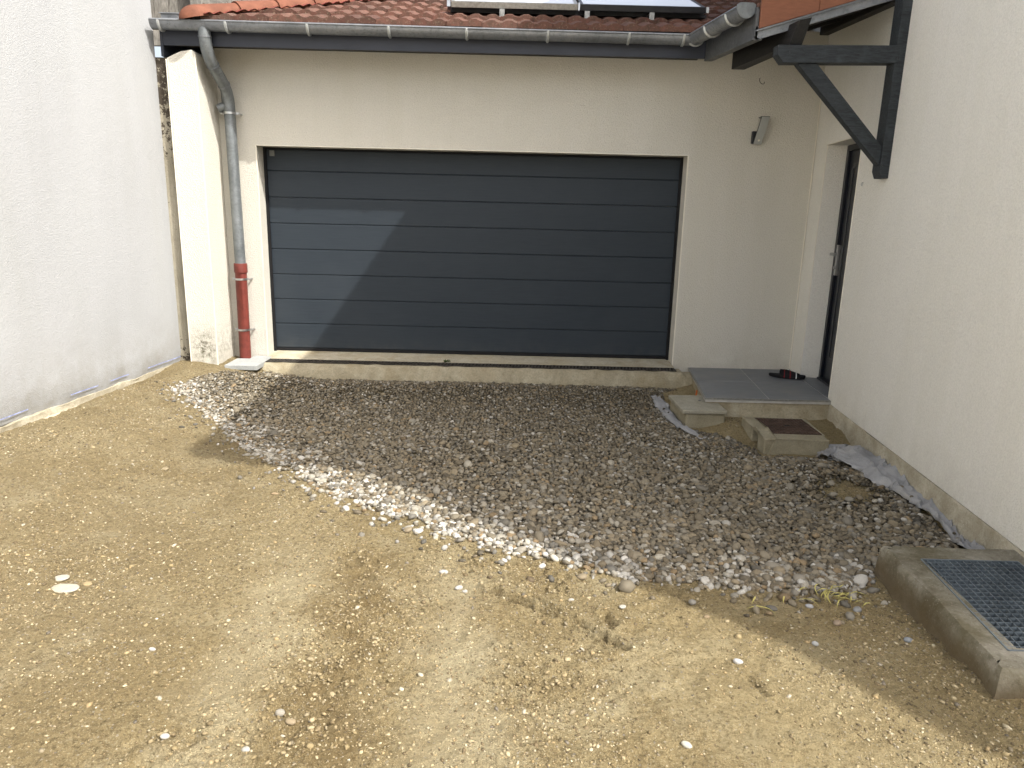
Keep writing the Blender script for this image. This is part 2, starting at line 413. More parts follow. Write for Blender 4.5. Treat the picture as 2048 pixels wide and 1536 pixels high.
CHURN = [(-.62,-4.95,.20),(-.63,-4.7,.20),(-.60,-4.45,.18),(-.55,-4.15,.18),(-.70,-3.82,.16),(-.5,-4.3,.15),(.08,-4.72,.16),(.28,-4.7,.1),(-.2,-3.75,.2),(-1.0,-5.0,.15),(.25,-3.95,.15)]
def ground_z(x, y):
    x = np.asarray(x, float); y = np.asarray(y, float)
    z = -0.25 + 0*x
    z = z + .18*sst(-1.65, -3.2, x)
    z = z + .068*sst(-1.05, -.45, y)*sst(2.9, 2.4, np.abs(x+.5))            # gravel bed rises towards the drain
    z = z + .045*sst(1.55, 1.8, x)*sst(-1.9, -1.45, y)                      # dirt by the porch
    z = z + .012*sst(-.9, -.4, y)*sst(-2.3, -2.7, x)
    z = z + .045*sst(1.50, 1.78, x)*sst(-4.1, -4.7, y)
    near = sst(-12, -8, y)*sst(1.6, .9, y)
    z = z + near*(.012*fbm(x, y, .8, 3) + .010*fbm(x, y, 3, 5) + .0045*fbm(x, y, 14, 8))
    ch = np.zeros_like(x)
    for cx, cy, r in CHURN: ch = np.maximum(ch, np.exp(-((x-cx)**2+(y-cy)**2)/(r*r)))
    ch = ch*sst(-.45, .05, fbm(x, y, 4, 21))
    z = z + ch*(.034*fbm(x, y, 8, 12)+.024*(np.abs(fbm(x, y, 22, 13, 3))*2-.5)*-1 - .008)
    patch = sst(-.1, .5, fbm(x, y, 1.6, 33))
    z = z + near*patch*(.022*fbm(x, y, 18, 15, 3))
    z = z + near*.006*fbm(x, y, 34, 16, 2)
    for (a, b, r, d) in GROOVES:
        ax, ay = a; bx, by = b; vx, vy = bx-ax, by-ay
        t = np.clip(((x-ax)*vx+(y-ay)*vy)/(vx*vx+vy*vy), 0, 1)
        dd = np.hypot(x-ax-t*vx, y-ay-t*vy) + .006*fbm(x, y, 30, 2)
        z = z - d*np.exp(-(dd/r)**2) + d*.35*np.exp(-((dd-r*2.2)/(r*.9))**2)
    return z
def axis(dense0, dense1, step, far):
    a = np.arange(dense0, dense1, step)
    l = [dense0]; s = step
    while l[-1] > -far: s *= 1.35; l.append(l[-1]-s)
    r = [dense1]; s = step
    while r[-1] < far: s *= 1.35; r.append(r[-1]+s)
    return np.array(sorted(set(l[1:]))+list(a)+r)
gx = axis(-3.9, 2.5, .0105, 400); gy = axis(-5.45, 0.1, .0105, 400)
GX, GY = np.meshgrid(gx, gy); GZ = ground_z(GX, GY)
V = np.stack([GX.ravel(), GY.ravel(), GZ.ravel()], 1); nx, ny = len(gx), len(gy)
idx = np.arange(nx*ny).reshape(ny, nx)
F = np.stack([idx[:-1,:-1].ravel(), idx[:-1,1:].ravel(), idx[1:,1:].ravel(), idx[1:,:-1].ravel()], 1)
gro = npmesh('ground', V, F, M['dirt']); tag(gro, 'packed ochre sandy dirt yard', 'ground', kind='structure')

ym = concrete_mat('pale_bounce_yard', (.58,.56,.50,1), (.68,.66,.60,1), None, bd=.004)  # bright unseen ground, added to bounce sunlight onto the shaded walls
yd = MB(); yd.box(-3.62, 14, -30, -6.3, -.26, -.215); yo = yd.build('bounce_yard', ym); tag(yo, 'pale unseen yard added behind the camera to bounce light', 'yard', kind='structure')

# --------------------------------------------------------------- wall with openings
def wall_mesh(origin, du, dn, us, zs, holes, depth, back):
    """front grid in (u,z); holes set of (i,j) cells; reveals go back by depth along dn; back face at 'back'"""
    mb = MB(); O = Vector(origin); du = Vector(du); dn = Vector(dn)
    def P(u, z, d=0): return tuple(O+du*u+dn*d+Vector((0,0,z)))
    for i in range(len(us)-1):
        for j in range(len(zs)-1):
            if (i, j) in holes:
                u0,u1,z0,z1 = us[i],us[i+1],zs[j],zs[j+1]
                for (a,b) in (((u0,z0),(u0,z1)),((u0,z1),(u1,z1)),((u1,z1),(u1,z0)),((u1,z0),(u0,z0))):
                    mb.add([P(*a), P(*b), P(*b, depth), P(*a, depth)], [(0,1,2,3)])
                continue
            mb.add([P(us[i],zs[j]),P(us[i+1],zs[j]),P(us[i+1],zs[j+1]),P(us[i],zs[j+1])], [(0,1,2,3)])
            mb.add([P(us[i],zs[j],back),P(us[i+1],zs[j],back),P(us[i+1],zs[j+1],back),P(us[i],zs[j+1],back)], [(0,3,2,1)])
    mb.add([P(us[0],zs[0]),P(us[0],zs[-1]),P(us[0],zs[-1],back),P(us[0],zs[0],back)], [(0,1,2,3)])
    mb.add([P(us[-1],zs[0]),P(us[-1],zs[-1]),P(us[-1],zs[-1],back),P(us[-1],zs[0],back)], [(0,1,2,3)])
    mb.add([P(us[0],zs[-1]),P(us[-1],zs[-1]),P(us[-1],zs[-1],back),P(us[0],zs[-1],back)], [(0,1,2,3)])
    return mb
def weld(o):
    bm = bmesh.new(); bm.from_mesh(o.data); bmesh.ops.remove_doubles(bm, verts=bm.verts, dist=.0005); bmesh.ops.recalc_face_normals(bm, faces=bm.faces); bm.to_mesh(o.data); bm.free()

# ================================================================= GARAGE
gar = thing('garage', 'cream rendered garage with wide slate grey sectional door and red tiled roof', 'garage', (0, .5, -.25))
DR = .20
mb = wall_mesh((0,0,0), (1,0,0), (0,1,0), [-2.745,-2.41,1.63,2.812], [-.34,-.045,1.972,3.065], {(1,1)}, DR, .26)
wl = under(mb.build('front_wall', M['cream']), gar); weld(wl)
# projecting pier on the left with its ragged top, and the body behind it
mb = MB(); mb.prism([(-2.985,-.43,-.34),(-2.737,-.43,-.34),(-2.737,-.43,2.672),(-2.765,-.43,2.70),(-2.86,-.43,2.685),(-2.94,-.43,2.650),(-2.982,-.43,2.630)], (0,.70,0))
under(mb.build('side_pier', M['cream'], bevel=.008), gar)
mb = MB(); mb.box(-2.97,-2.75,.27,5.2,-.34,2.8); mb.box(-2.75,2.78,4.95,5.2,-.34,2.8)
under(mb.build('rear_wall', M['cream']), gar)
mb = MB()
for (x, s) in ((-2.412, 1), (1.632, 1)):
    mb.box(x-.006, x+.006, -.004, .005, -.04, 1.974)
mb.box(-2.412, 1.632, -.004, .003, 1.969, 1.976)
mb.box(-2.743, -2.733, -.434, -.424, -.18, 2.66); mb.box(-2.989, -2.982, -.434, -.426, -.18, 2.62)
mb.tube([(2.806,-.006,-.04),(2.806,-.006,2.7)], .006, 6)
under(mb.build('corner_bead', M['bead']), gar)

# sectional door : frame, eight panels, bottom seal, little sensor
dr = MB(); 
dr.box(-2.412,-2.385,DR-.02,DR+.05,-.03,1.975); dr.box(1.605,1.634,DR-.02,DR+.05,-.03,1.975); dr.box(-2.385,1.605,DR-.0,DR+.05,1.955,1.975)
gd = under(dr.build('garage_door', M['black']), gar)
def under2(o, p):   # sub-part of a part built in world coordinates
    o.parent = p; return o
for k in range(8):
    z0 = .018 + k*.2485; z1 = z0+.2485
    if k == 7: z1 = 1.955
    mb = MB(); yF = DR+.006
    # profiled face: a drawn lip at the top and a shadow groove at the foot of each section
    prof = [(yF+.006, z0), (yF+.006, z0+.002), (yF, z0+.008), (yF, z1-.006), (yF+.006, z1-.0015), (yF+.04, z1-.0015), (yF+.04, z0)]
    mb.prism([(-2.386, y, z) for y, z in prof], (3.992, 0, 0))
    under2(mb.build('panel', M['gdoor']), gd)
mb = MB(); mb.box(-2.386,1.606,DR+.002,DR+.045,-.012,.016); under2(mb.build('bottom_seal', M['black'], bevel=.004), gd)
mb = MB(); mb.box(-2.353,-2.308,DR-.006,DR+.006,1.892,1.945); mb.box(-2.349,-2.312,DR-.009,DR-.006,1.90,1.935)
under2(mb.build('sensor', M['plastic_grey'], bevel=.002), gd)

# sill between door and channel
mb = MB(); mb.prism([(-2.41,.245,-.012),(-2.41,-.112,-.032),(-2.41,-.112,-.30),(-2.41,.245,-.30)], (4.04,0,0))
under(mb.build('sill', M['conc'], bevel=.004), gar)

# roof: tiled south slope, hip, side slope
rs = math.tan(R(21)); ex, ey, ez = -3.06, -.47, 2.918
def tile_row_mesh():
    mb = MB(); L = .335; ca, sa = math.cos(R(21)), math.sin(R(21))
    per = .148
    def prof(t):   # trapezoid rib profile across a tile
        t = t % 1.0
        if t < .16: return 0
        if t < .34: return (t-.16)/.18
        if t < .72: return 1
        if t < .90: return 1-(t-.72)/.18
        return 0
    for r in range(11):
        y0 = -.50 + r*L*ca; off = (r % 2)*.148 + random.uniform(-.01, .01)
        xL = -2.62 + max(0, (y0+.45))
        x = xL - ((xL+off) % .296)
        xR = min(3.2, 1.64+(y0+.5)*1.7)
        while x < xR:
            a = max(x, xL-.02); b = min(x+.293, xR)
            if b-a > .03:
                n = max(3, int((b-a)/.02)); dz = random.uniform(-.004, .004); dy = random.uniform(-.008, .008); tl = random.uniform(-.004,.004)
                top = []; bot = []; lowb = []
                for i in range(n+1):
                    xx = a+(b-a)*i/n; h = .019*prof((xx-x)/.148) 
                    Y = y0+dy; Z = ez + (y0+.50)*rs
                    # tile lies slightly flatter than the slope so that its nose stands proud
                    top.append((xx, Y, Z+.036+h+dz)); bot.append((xx, Y+.004, Z-.002+dz))
                    lowb.append((xx, Y+(L+.05)*ca, Z+(L+.05)*sa+.0+h+dz+tl))
                m_ = len(top); vs_ = top+bot+lowb; fs = []
                for i in range(m_-1):
                    fs.append((i, i+1, m_+i+1, m_+i)); fs.append((i, 2*m_+i, 2*m_+i+1, i+1))
                fs.append((0, m_, 2*m_)); fs.append((m_-1, 3*m_-1, 2*m_-1))
                mb.add(vs_, fs)
            x += .296
    return mb
rf = under(tile_row_mesh().build('roof', M['tile']), gar)
mb = MB()   # roof deck beneath the tiles: hipped on the left
e0 = (ex,ey,ez-.03); e1 = (1.64,ey,ez-.03); rg = 2.85
p1 = (ex+rg+.0, ey+rg, ez-.03+rg*rs); p2 = (3.15, ey+rg, ez-.03+rg*rs); p3 = (ex, ey+2*rg, ez-.03); p4 = (3.15, ey+2*rg, ez-.03)
mb.add([e0,e1,p2,p1,p3,p4], [(0,1,2,3),(0,3,4),(3,2,5,4),(0,4,5,1)])
under2(mb.build('roof_deck', M['timber_dark']), rf)
# hip ridge tiles
hipd = Vector((1,1,rs)); base = Vector((-2.70,-.47,2.955))
for k in range(9):
    mb = MB(); a = base+hipd*(.255*k); b = base+hipd*(.255*(k+1)+.05)
    d = (b-a).normalized(); side = d.cross(Vector((0,0,1))).normalized(); u = side.cross(d)
    ra, rb = .112, .094; n = 14; vs_ = []
    for (p, r_) in ((a, ra), (b, rb)):
        for rr in (r_, r_-.014):
            for i in range(n+1):
                t = math.pi*i/n; vs_.append(p+side*rr*1.05*math.cos(t)+u*rr*.92*math.sin(t)-u*.02)
    q = n+1; fs = []
    for i in range(n):
        fs += [(i,i+1,2*q+i+1,2*q+i),(q+i,3*q+i,3*q+i+1,q+i+1),(i,q+i,q+i+1,i+1),(2*q+i,2*q+i+1,3*q+i+1,3*q+i)]
    fs += [(0,2*q,3*q,q),(q-1,2*q-1,4*q-1,3*q-1)]
    if k == 0:   # domed closed end
        for j in range(1, 6):
            s_ = math.cos(j*math.pi/12); dd = math.sin(j*math.pi/12)*.13
            vs_ += [a - d*dd + side*ra*1.05*s_*math.cos(math.pi*i/n)+u*ra*.92*s_*math.sin(math.pi*i/n)-u*.02 for i in range(n+1)]
        prev = 0
        for j in range(5):
            cur = 4*q+j*q
            for i in range(n): fs.append((prev+i, cur+i, cur+i+1, prev+i+1))
            prev = cur
        vs_.append(a - d*.13 - u*.01); c_ = len(vs_)-1
        for i in range(n): fs.append((prev+i, c_, prev+i+1))
    mb.add(vs_, fs)
    under2(mb.build('ridge_tile', M['ridge'], smooth=True), rf)
# red pleated closure strip under the hip
mb = MB(); vs_ = []; fs = []; n = 90
for i in range(n+1):
    t = .02+2.2*i/n; p = base+hipd*t; s_ = Vector((1,-1,0)).normalized()
    w_ = .10+.014*math.sin(t*31)+random.uniform(-.006,.006)
    vs_ += [tuple(p+s_*.03+Vector((0,0,.02))), tuple(p+s_*.085+Vector((0,0,.004+.006*math.sin(i*2.1)))), tuple(p+s_*(w_+.035)+Vector((0,0,-.010+.010*math.sin(i*2.1))))]
for i in range(n):
    for j in range(2): fs.append((3*i+j, 3*i+j+1, 3*i+j+4, 3*i+j+3))
mb.add(vs_, fs); under2(mb.build('closure_strip', M['membrane'], smooth=True), rf)
# fascia and soffit
mb = MB(); mb.box(-3.02,1.64,-.385,-.36,2.738,2.94); under(mb.build('fascia', M['slate_paint'], bevel=.002), gar)
mb = MB(); mb.box(-2.99,1.64,-.36,.0,2.80,2.82); under(mb.build('soffit', M['timber_dark']), gar)
mb = MB(); mb.box(-3.045,-3.022,-.385,.8,2.65,2.90); under(mb.build('side_fascia', M['slate_paint'], bevel=.002), gar)

# ================================================================= drain channel + apron
ch = thing('drain_channel', 'long black slotted drain channel set in front of the garage door', 'drain', (-.4, -.18, -.05))
mb = MB(); mb.box(-2.42,1.62,-.252,-.240,-.07,-.034); mb.box(-2.42,1.62,-.128,-.116,-.07,-.034); 
mb.box(-2.42,-2.405,-.24,-.128,-.07,-.034); mb.box(1.605,1.62,-.24,-.128,-.07,-.034)
x = -2.40
while x < 1.60:
    mb.hexa([(x,-.24,-.05),(x+.016,-.24,-.05),(x+.030,-.128,-.05),(x+.014,-.128,-.05),(x,-.24,-.036),(x+.016,-.24,-.036),(x+.030,-.128,-.036),(x+.014,-.128,-.036)]); x += .033
under(mb.build('grating', plain('dusty_grate', lin((66,62,56)), .7, .3, var=.4, nscale=30)), ch)
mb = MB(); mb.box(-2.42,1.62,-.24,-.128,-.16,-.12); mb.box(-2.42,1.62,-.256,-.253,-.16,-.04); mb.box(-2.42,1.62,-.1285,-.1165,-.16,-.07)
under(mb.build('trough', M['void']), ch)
# rough concrete kerb holding the channel
mb = MB(); n = 130; vs_ = []; fs = []
for i in range(n+1):
    x = -2.44 + 4.24*i/n
    w1 = mnoise.noise((x*3,1,0))*.02+mnoise.noise((x*14,2,0))*.008; w2 = mnoise.noise((x*4,7,0))*.022+mnoise.noise((x*19,5,0))*.010
    y0 = -.257 if x < 1.625 else -.117
    tp = -.042 + mnoise.noise((x*9,3,3))*.006 - (.03 if x > 1.70 else 0)
    vs_ += [(x,y0,-.30),(x,y0,tp),(x,-.285+w1*.6,tp-.002),(x,-.310+w1,tp-.022),(x,-.335+w2,-.13),(x,-.36+w2*1.3,-.20),(x,-.38,-.31)]
for i in range(n):
    for j in range(6): fs.append((7*i+j,7*i+j+1,7*i+8+j,7*i+7+j))
fs += [tuple(range(7)), tuple(7*n+k for k in range(7))[::-1]]
mb.add(vs_, fs); kb = mb.build('concrete_kerb', M['conc_rough'], smooth=True)
tag(kb, 'rough stained concrete kerb in front of the drain channel', 'kerb')
# crumbled mortar at the foot of the pier and left corner
def rubble_bank(name, pts, w_, h_, mat, seed):
    mb = MB(); n = len(pts)*10; vs_ = []; fs = []
    P_ = [Vector(p) for p in pts]
    for i in range(n+1):
        t = i/n*(len(P_)-1); k = min(int(t), len(P_)-2); p = P_[k].lerp(P_[k+1], t-k); d = (P_[k+1]-P_[k]).normalized(); s_ = Vector((d.y,-d.x,0))
        for j in range(6):
            f = j/5; e = mnoise.noise((i*.55, j*.9, seed))*.35
            vs_.append(tuple(p + s_*(w_*f*(1+e*.5)) + Vector((0,0,h_*(1-f)**1.3*(1+e)-.02*f+.012*mnoise.noise((i*1.7,j*2.1,seed))))))
    for i in range(n):
        for j in range(5): fs.append((6*i+j,6*i+j+1,6*i+7+j,6*i+6+j))
    mb.add(vs_, fs); return mb.build(name, mat, smooth=True)

# ================================================================= HOUSE on the right
hs = thing('house', 'tall cream rendered house on the right with dark front door and plain wall', 'house', (4.5, -2, -.25))
dd = Vector((-math.sin(A), -math.cos(A), 0)); dn = Vector((math.cos(A), -math.sin(A), 0))
O = (2.815, 0, 0)
mb = wall_mesh(O, dd, dn, [0, .335, 1.155, 4.95], [-.082, -.056, 2.065, 6.0], {(1,1)}, .24, .24)
hw = under(mb.build('side_wall', M['cream_r']), hs); weld(hw)
def HP(u, d, z): return tuple(Vector(O)+dd*u+dn*d+Vector((0,0,z)))
P1 = HP(4.95, 0, 0)
mb = MB()   # walls of the part of the house beyond the picture
pts = [(P1[0],P1[1]), (3.12,-5.05), (5.6,-6.95), (8.1,-9.7), (13,-9.7), (13,4), (3.2,4)]
for i in range(7):
    a, b = (pts[i], pts[i+1]) if i < 6 else ((3.2, 4), (2.84, .28))
    mb.add([(a[0],a[1],-.3),(b[0],b[1],-.3),(b[0],b[1],6.0),(a[0],a[1],6.0)], [(0,1,2,3)])
under(mb.build('outer_wall', M['cream_r']), hs)
# footing : rough concrete, slightly proud of the plaster
def footing(name, PF, u0, u1, top, bot, proud, mat, seed, par):
    mb = MB(); n = int((u1-u0)/.03); vs_ = []; fs = []
    for i in range(n+1):
        u = u0+(u1-u0)*i/n; e = mnoise.noise((u*5, seed, 0)); e2 = mnoise.noise((u*17, seed, 4)); e3 = mnoise.noise((u*2.1, seed, 9))
        tp = top+.012*e+.006*e2
        vs_ += [PF(u, .05, tp+.004), PF(u, -proud*.5-.004*e2, tp), PF(u, -proud-.010*e-.004*e2, tp-.02), PF(u, -proud-.014*e3, (tp+bot)/2), PF(u, -proud-.02-.03*e3-.01*e, bot+.03), PF(u, -proud-.05, bot-.05)]
    for i in range(n):
        for j in range(5): fs.append((6*i+j,6*i+j+1,6*i+7+j,6*i+6+j))
    mb.add(vs_, fs); return under(mb.build(name, mat, smooth=True), par)
footing('footing', HP, 1.20, 4.95, -.085, -.27, .012, M['conc_foot'], 3, hs)
# entrance door: frame, leaf, handle
fr = MB()
fr.hexa([HP(.336,.17,-.045),HP(.386,.17,-.045),HP(.386,.235,-.045),HP(.336,.235,-.045),HP(.336,.17,2.063),HP(.386,.17,2.063),HP(.386,.235,2.063),HP(.336,.235,2.063)])
fr.hexa([HP(1.104,.17,-.045),HP(1.154,.17,-.045),HP(1.154,.235,-.045),HP(1.104,.235,-.045),HP(1.104,.17,2.063),HP(1.154,.17,2.063),HP(1.154,.235,2.063),HP(1.104,.235,2.063)])
fr.hexa([HP(.386,.17,2.013),HP(1.104,.17,2.013),HP(1.104,.235,2.013),HP(.386,.235,2.013),HP(.386,.17,2.063),HP(1.104,.17,2.063),HP(1.104,.235,2.063),HP(.386,.235,2.063)])
ed = under(fr.build('front_door', M['door_navy'], bevel=.003), hs)
lf = MB()
def hbox(m_, u0,u1,d0,d1,z0,z1): m_.hexa([HP(u0,d0,z0),HP(u1,d0,z0),HP(u1,d1,z0),HP(u0,d1,z0),HP(u0,d0,z1),HP(u1,d0,z1),HP(u1,d1,z1),HP(u0,d1,z1)])
hbox(lf,.387,1.103,.195,.235,-.03,2.012); hbox(lf,.46,.50,.188,.195,.15,1.9); hbox(lf,.99,1.03,.188,.195,.15,1.9); hbox(lf,.50,.99,.188,.195,.15,.19); hbox(lf,.50,.99,.188,.195,1.86,1.9)
under2(lf.build('leaf', M['door_navy'], bevel=.003), ed)
hd = MB(); hbox(hd,.405,.445,.165,.195,.93,1.20)
p = [HP(.425,.165,1.12), HP(.425,.115,1.12), HP(.45,.105,1.12), HP(.56,.105,1.115)]
hd.tube(p, .011, 10); hd.tube([HP(.425,.17,1.0), HP(.425,.155,1.0)], .014, 12)
under2(hd.build('handle', M['steel'], smooth=True), ed)
hb = MB(); hbox(hb,.387,1.103,.14,.235,-.045,-.028); under2(hb.build('threshold', M['alu_dark'], bevel=.003), ed)
mb = MB()
for u in (.333, 1.157): mb.tube([HP(u,-.0,-.045), HP(u,-.0,2.067)], .0045, 6)
mb.tube([HP(.333,0,2.067), HP(1.157,0,2.067)], .0045, 6)
under(mb.build('corner_bead', M['bead']), hs)
# roof (throws the big shadow)
mb = MB(); zz = 6.06
rim = [(2.21,-5.47),(3.40,-5.68),(4.30,-6.50),(5.45,-7.42),(6.12,-8.27),(8.15,-10.6),(13.6,-10.4),(13.6,4.4),(2.21,4.4)]
lo = [(x,y,zz-.14) for x,y in rim]; hi = [(x,y,zz) for x,y in rim]
n = len(rim); vs_ = lo+hi+[(5.2,-3.4,6.9),(7.8,-5.6,7.3),(9.6,-7.4,7.3),(9.6,1.2,7.3),(5.4,1.2,6.9)]
fs = [tuple(range(n))[::-1]] + [(i,(i+1)%n,n+(i+1)%n,n+i) for i in range(n)]
a_,b_,c_,d_,e_ = 2*n,2*n+1,2*n+2,2*n+3,2*n+4
fs += [(n,n+1,a_),(n+1,n+2,a_),(n+2,n+3,b_,a_),(n+3,n+4,b_),(n+4,n+5,c_,b_),(n+5,n+6,c_),(n+6,n+7,d_,c_),(n+7,n+8,e_,d_),(n+8,n,a_,e_),(a_,b_,c_,d_,e_)]
mb.add(vs_, fs); under(mb.build('roof', M['ridge']), hs)
# small marks on the wall: eyelet and hook
mb = MB(); mb.tube([HP(1.30,-.002,1.70)]+[HP(1.30+.012*math.sin(t),-.012-.012*math.cos(t)*0,1.69+.012*math.cos(t)) for t in np.linspace(0,5.6,9)], .0025, 6)
under(mb.build('eyelet', M['steel']), hs)

# ================================================================= porch canopy
cn = thing('porch_canopy', 'small sloping canopy over the entrance with terracotta verge tiles and zinc flashing', 'canopy', (2.2, -.8, 2.6))
sl = .30
def CZ(x, y, off=0):   # underside height of the verge line
    return 2.69 + (x-1.67)*sl + .07*((y+1.6)/1.15) + off
def cslab(mb, x0, x1, y0, y1, lo, hi, xs0=0.0):
    X0 = lambda y: x0 + xs0*(-(y)-.46)
    P_ = []
    XE = (lambda y: wx(y)-.002) if x1 > 2.65 else (lambda y: x1)
    for o_ in (lo, hi):
        for (x, y) in ((X0(y0), y0), (XE(y0), y0), (XE(y1), y1), (X0(y1), y1)): P_.append((x, y, CZ(x, y, o_)))
    mb.hexa(P_)
# verge tiles (two flat terracotta boards with a butt joint)
for (a, b) in ((1.672, 2.068), (2.072, 2.47), (2.474, 2.655)):
    mb = MB(); cslab(mb, a, b, -1.625, -1.603, .0, .30); under(mb.build('verge_tile', M['verge'], bevel=.003), cn)
mb = MB(); cslab(mb, 1.655, 2.655, -1.600, -1.588, -.06, .02); cslab(mb, 1.655, 2.655, -1.622, -1.600, -.012, -.003); cslab(mb, 1.655, 2.655, -1.600, -1.56, -.066, -.060)
under(mb.build('flashing', M['zinc']), cn)
mb = MB(); cslab(mb, 1.675, 2.655, -1.585, -.01, .02, .07); under(mb.build('boarding', M['timber_dark']), cn)
mb = MB(); cslab(mb, 1.66, 2.655, -1.600, -.02, .13, .17); under(mb.build('roof', M['tile']), cn)
# zinc clad eave board
mb = MB()
a0 = (1.615,-.40,2.722); a1 = (1.650,-1.600,2.632)
mb.hexa([(a0[0],a0[1],a0[2]),(a0[0]+.02,a0[1],a0[2]),(a1[0]+.02,a1[1],a1[2]),(a1[0],a1[1],a1[2]),(a0[0],a0[1],2.93),(a0[0]+.02,a0[1],2.93),(a1[0]+.02,a1[1],2.83),(a1[0],a1[1],2.83)])
mb.hexa([(a0[0]-.006,a0[1],a0[2]-.008),(a0[0]+.06,a0[1],a0[2]-.008),(a1[0]+.06,a1[1],a1[2]-.008),(a1[0]-.006,a1[1],a1[2]-.008),(a0[0]-.006,a0[1],a0[2]+.012),(a0[0]-.001,a0[1],a0[2]+.012),(a1[0]-.001,a1[1],a1[2]+.012),(a1[0]-.006,a1[1],a1[2]+.012)])
under(mb.build('eave_board', M['zinc_clad']), cn)
# purlins
mb = MB(); 
mb.hexa([(1.775,-.66,2.605),(1.885,-.66,2.605),(1.955,-1.69,2.578),(1.87,-1.69,2.578),(1.775,-.66,2.74),(1.885,-.66,2.76),(1.985,-1.74,2.74),(1.90,-1.74,2.72)])
under(mb.build('purlin', M['timber_dark'], bevel=.004), cn)
mb = MB(); mb.hexa([(2.72,-.02,3.03),(2.80,-.02,3.03),(2.655,-1.58,2.885),(2.575,-1.58,2.885),(2.72,-.02,3.16),(2.80,-.02,3.16),(2.655,-1.58,3.02),(2.575,-1.58,3.02)])
under(mb.build('purlin', M['timber_dark'], bevel=.004), cn)
mb = MB()
for y in (-.55, -1.05): mb.bar((1.72,y,CZ(1.72,y,.0)),(2.68,y,CZ(2.68,y,.0)),.05,.07)
under(mb.build('rafter', M['timber_dark']), cn)

# timber bracket
bk = thing('timber_bracket', 'dark blue grey timber bracket with diagonal brace fixed to the right wall', 'bracket', (2.6, -1.68, 1.7))
mb = MB(); mb.prism([(2.583,-1.735,1.76),(2.603,-1.735,1.712),(2.652,-1.735,1.712),(2.652,-1.735,3.02),(2.583,-1.735,3.02)], (0,.115,0))
under(mb.build('post', M['timber'], bevel=.004), bk)
mb = MB(); mb.prism([(1.775,-1.738,2.565),(1.775,-1.738,2.505),(1.822,-1.738,2.452),(2.612,-1.738,2.468),(2.612,-1.738,2.58)], (0,.095,0))
under(mb.build('beam', M['timber'], bevel=.004), bk)
mb = MB(); mb.prism([(1.925,-1.722,2.452),(2.062,-1.722,2.455),(2.582,-1.722,1.925),(2.582,-1.722,1.795)], (0,.07,0))
under(mb.build('brace', M['timber'], bevel=.004), bk)
for (x,z) in ((2.60,1.80),(1.86,2.52),(2.60,2.50)): under(MB().tube([(x,-1.742,z),(x,-1.734,z)], .008, 8).build('bolt', M['alu_dark']), bk)

# ================================================================= gutters
gt = thing('eaves_gutter', 'half round zinc gutter along the garage eave turning forward to a capped end', 'gutter', (-.7, -.45, 2.8))
GC = Vector((0,-.452,2.900)); gr = .066
mb = MB(); mb.trough((-3.06,GC.y,2.908), (1.49,GC.y,2.890), gr)
under(mb.build('channel', M['zinc'], smooth=True), gt)
mb = MB(); c2a = Vector((1.50,-.42,2.893)); c2b = Vector((1.588,-1.555,2.832))
mb.trough(c2a, c2b, .067); under(mb.build('channel', M['zinc'], smooth=True), gt)
mb = MB(); mb.tube([(-3.06,GC.y-gr,2.910),(1.45,GC.y-gr,2.892)], .009, 10)
d2 = (c2b-c2a).normalized(); s2 = d2.cross(Vector((0,0,1))).normalized()
mb.tube([c2a+s2*-(-.067) if False else c2a-s2*(-.067) , c2b-s2*(-.067)], .001, 6)
lf_ = s2 if s2.x < 0 else -s2
mb.tube([c2a+lf_*.067+Vector((0,0,.004)), c2b+lf_*.067+Vector((0,0,.004))], .009, 10)
under(mb.build('rolled_edge', M['zinc'], smooth=True), gt)
def hoop(c, d, r, w_=.026, t=.012):
    mb = MB(); d = Vector(d).normalized(); s_ = d.cross(Vector((0,0,1))).normalized(); u = s_.cross(d); n = 16; vs_ = []; fs = []
    for k in range(n+1):
        th = math.pi*(k/n)
        for (rr, o_) in ((r,-w_/2),(r+t,-w_/4),(r+t,w_/4),(r,w_/2)):
            vs_.append(Vector(c)+s_*rr*math.cos(th)-u*rr*math.sin(th)+d*o_)
    for k in range(n):
        for j in range(3): fs.append((4*k+j,4*k+j+1,4*k+5+j,4*k+4+j))
    mb.add(vs_, fs); return mb
for x in (-2.99,-2.43,-1.75,-1.07,-.42,.26,.94,1.40):
    under(hoop((x,GC.y,2.8975-.004*(x/1.5)), (1,0,0), gr+.001).build('bracket', M['zinc_hoop'], smooth=True), gt)
for t in (.05,.42,.82):
    under(hoop(c2a.lerp(c2b,t), d2, .068).build('bracket', M['zinc_hoop'], smooth=True), gt)
mb = MB(); n = 18; u2 = Vector((0,0,1)); vs_ = [c2b+s2*.068*math.cos(math.pi*k/n)-u2*.068*math.sin(math.pi*k/n) for k in range(n+1)]
vs_ += [c2b-s2*.068+u2*.022, c2b-s2*.045+u2*.036, c2b+s2*.045+u2*.036, c2b+s2*.068+u2*.022]; mb.prism(vs_, d2*.014); under(mb.build('end_cap', M['zinc_old'], bevel=.003), gt)
mb = MB(); vs_ = [Vector((-3.06,GC.y,2.908))+Vector((0,1,0))*.066*math.cos(math.pi*k/n)-u2*.066*math.sin(math.pi*k/n) for k in range(n+1)]
mb.prism(vs_, (-.006,0,0)); under(mb.build('end_cap', M['zinc_old']), gt)
mb = MB(); mb.box(-3.02,-2.68,-.385,-.375,2.93,2.985); mb.box(-3.03,-2.69,-.40,-.385,2.985,2.992)
under(mb.build('flashing', M['zinc']), gt)

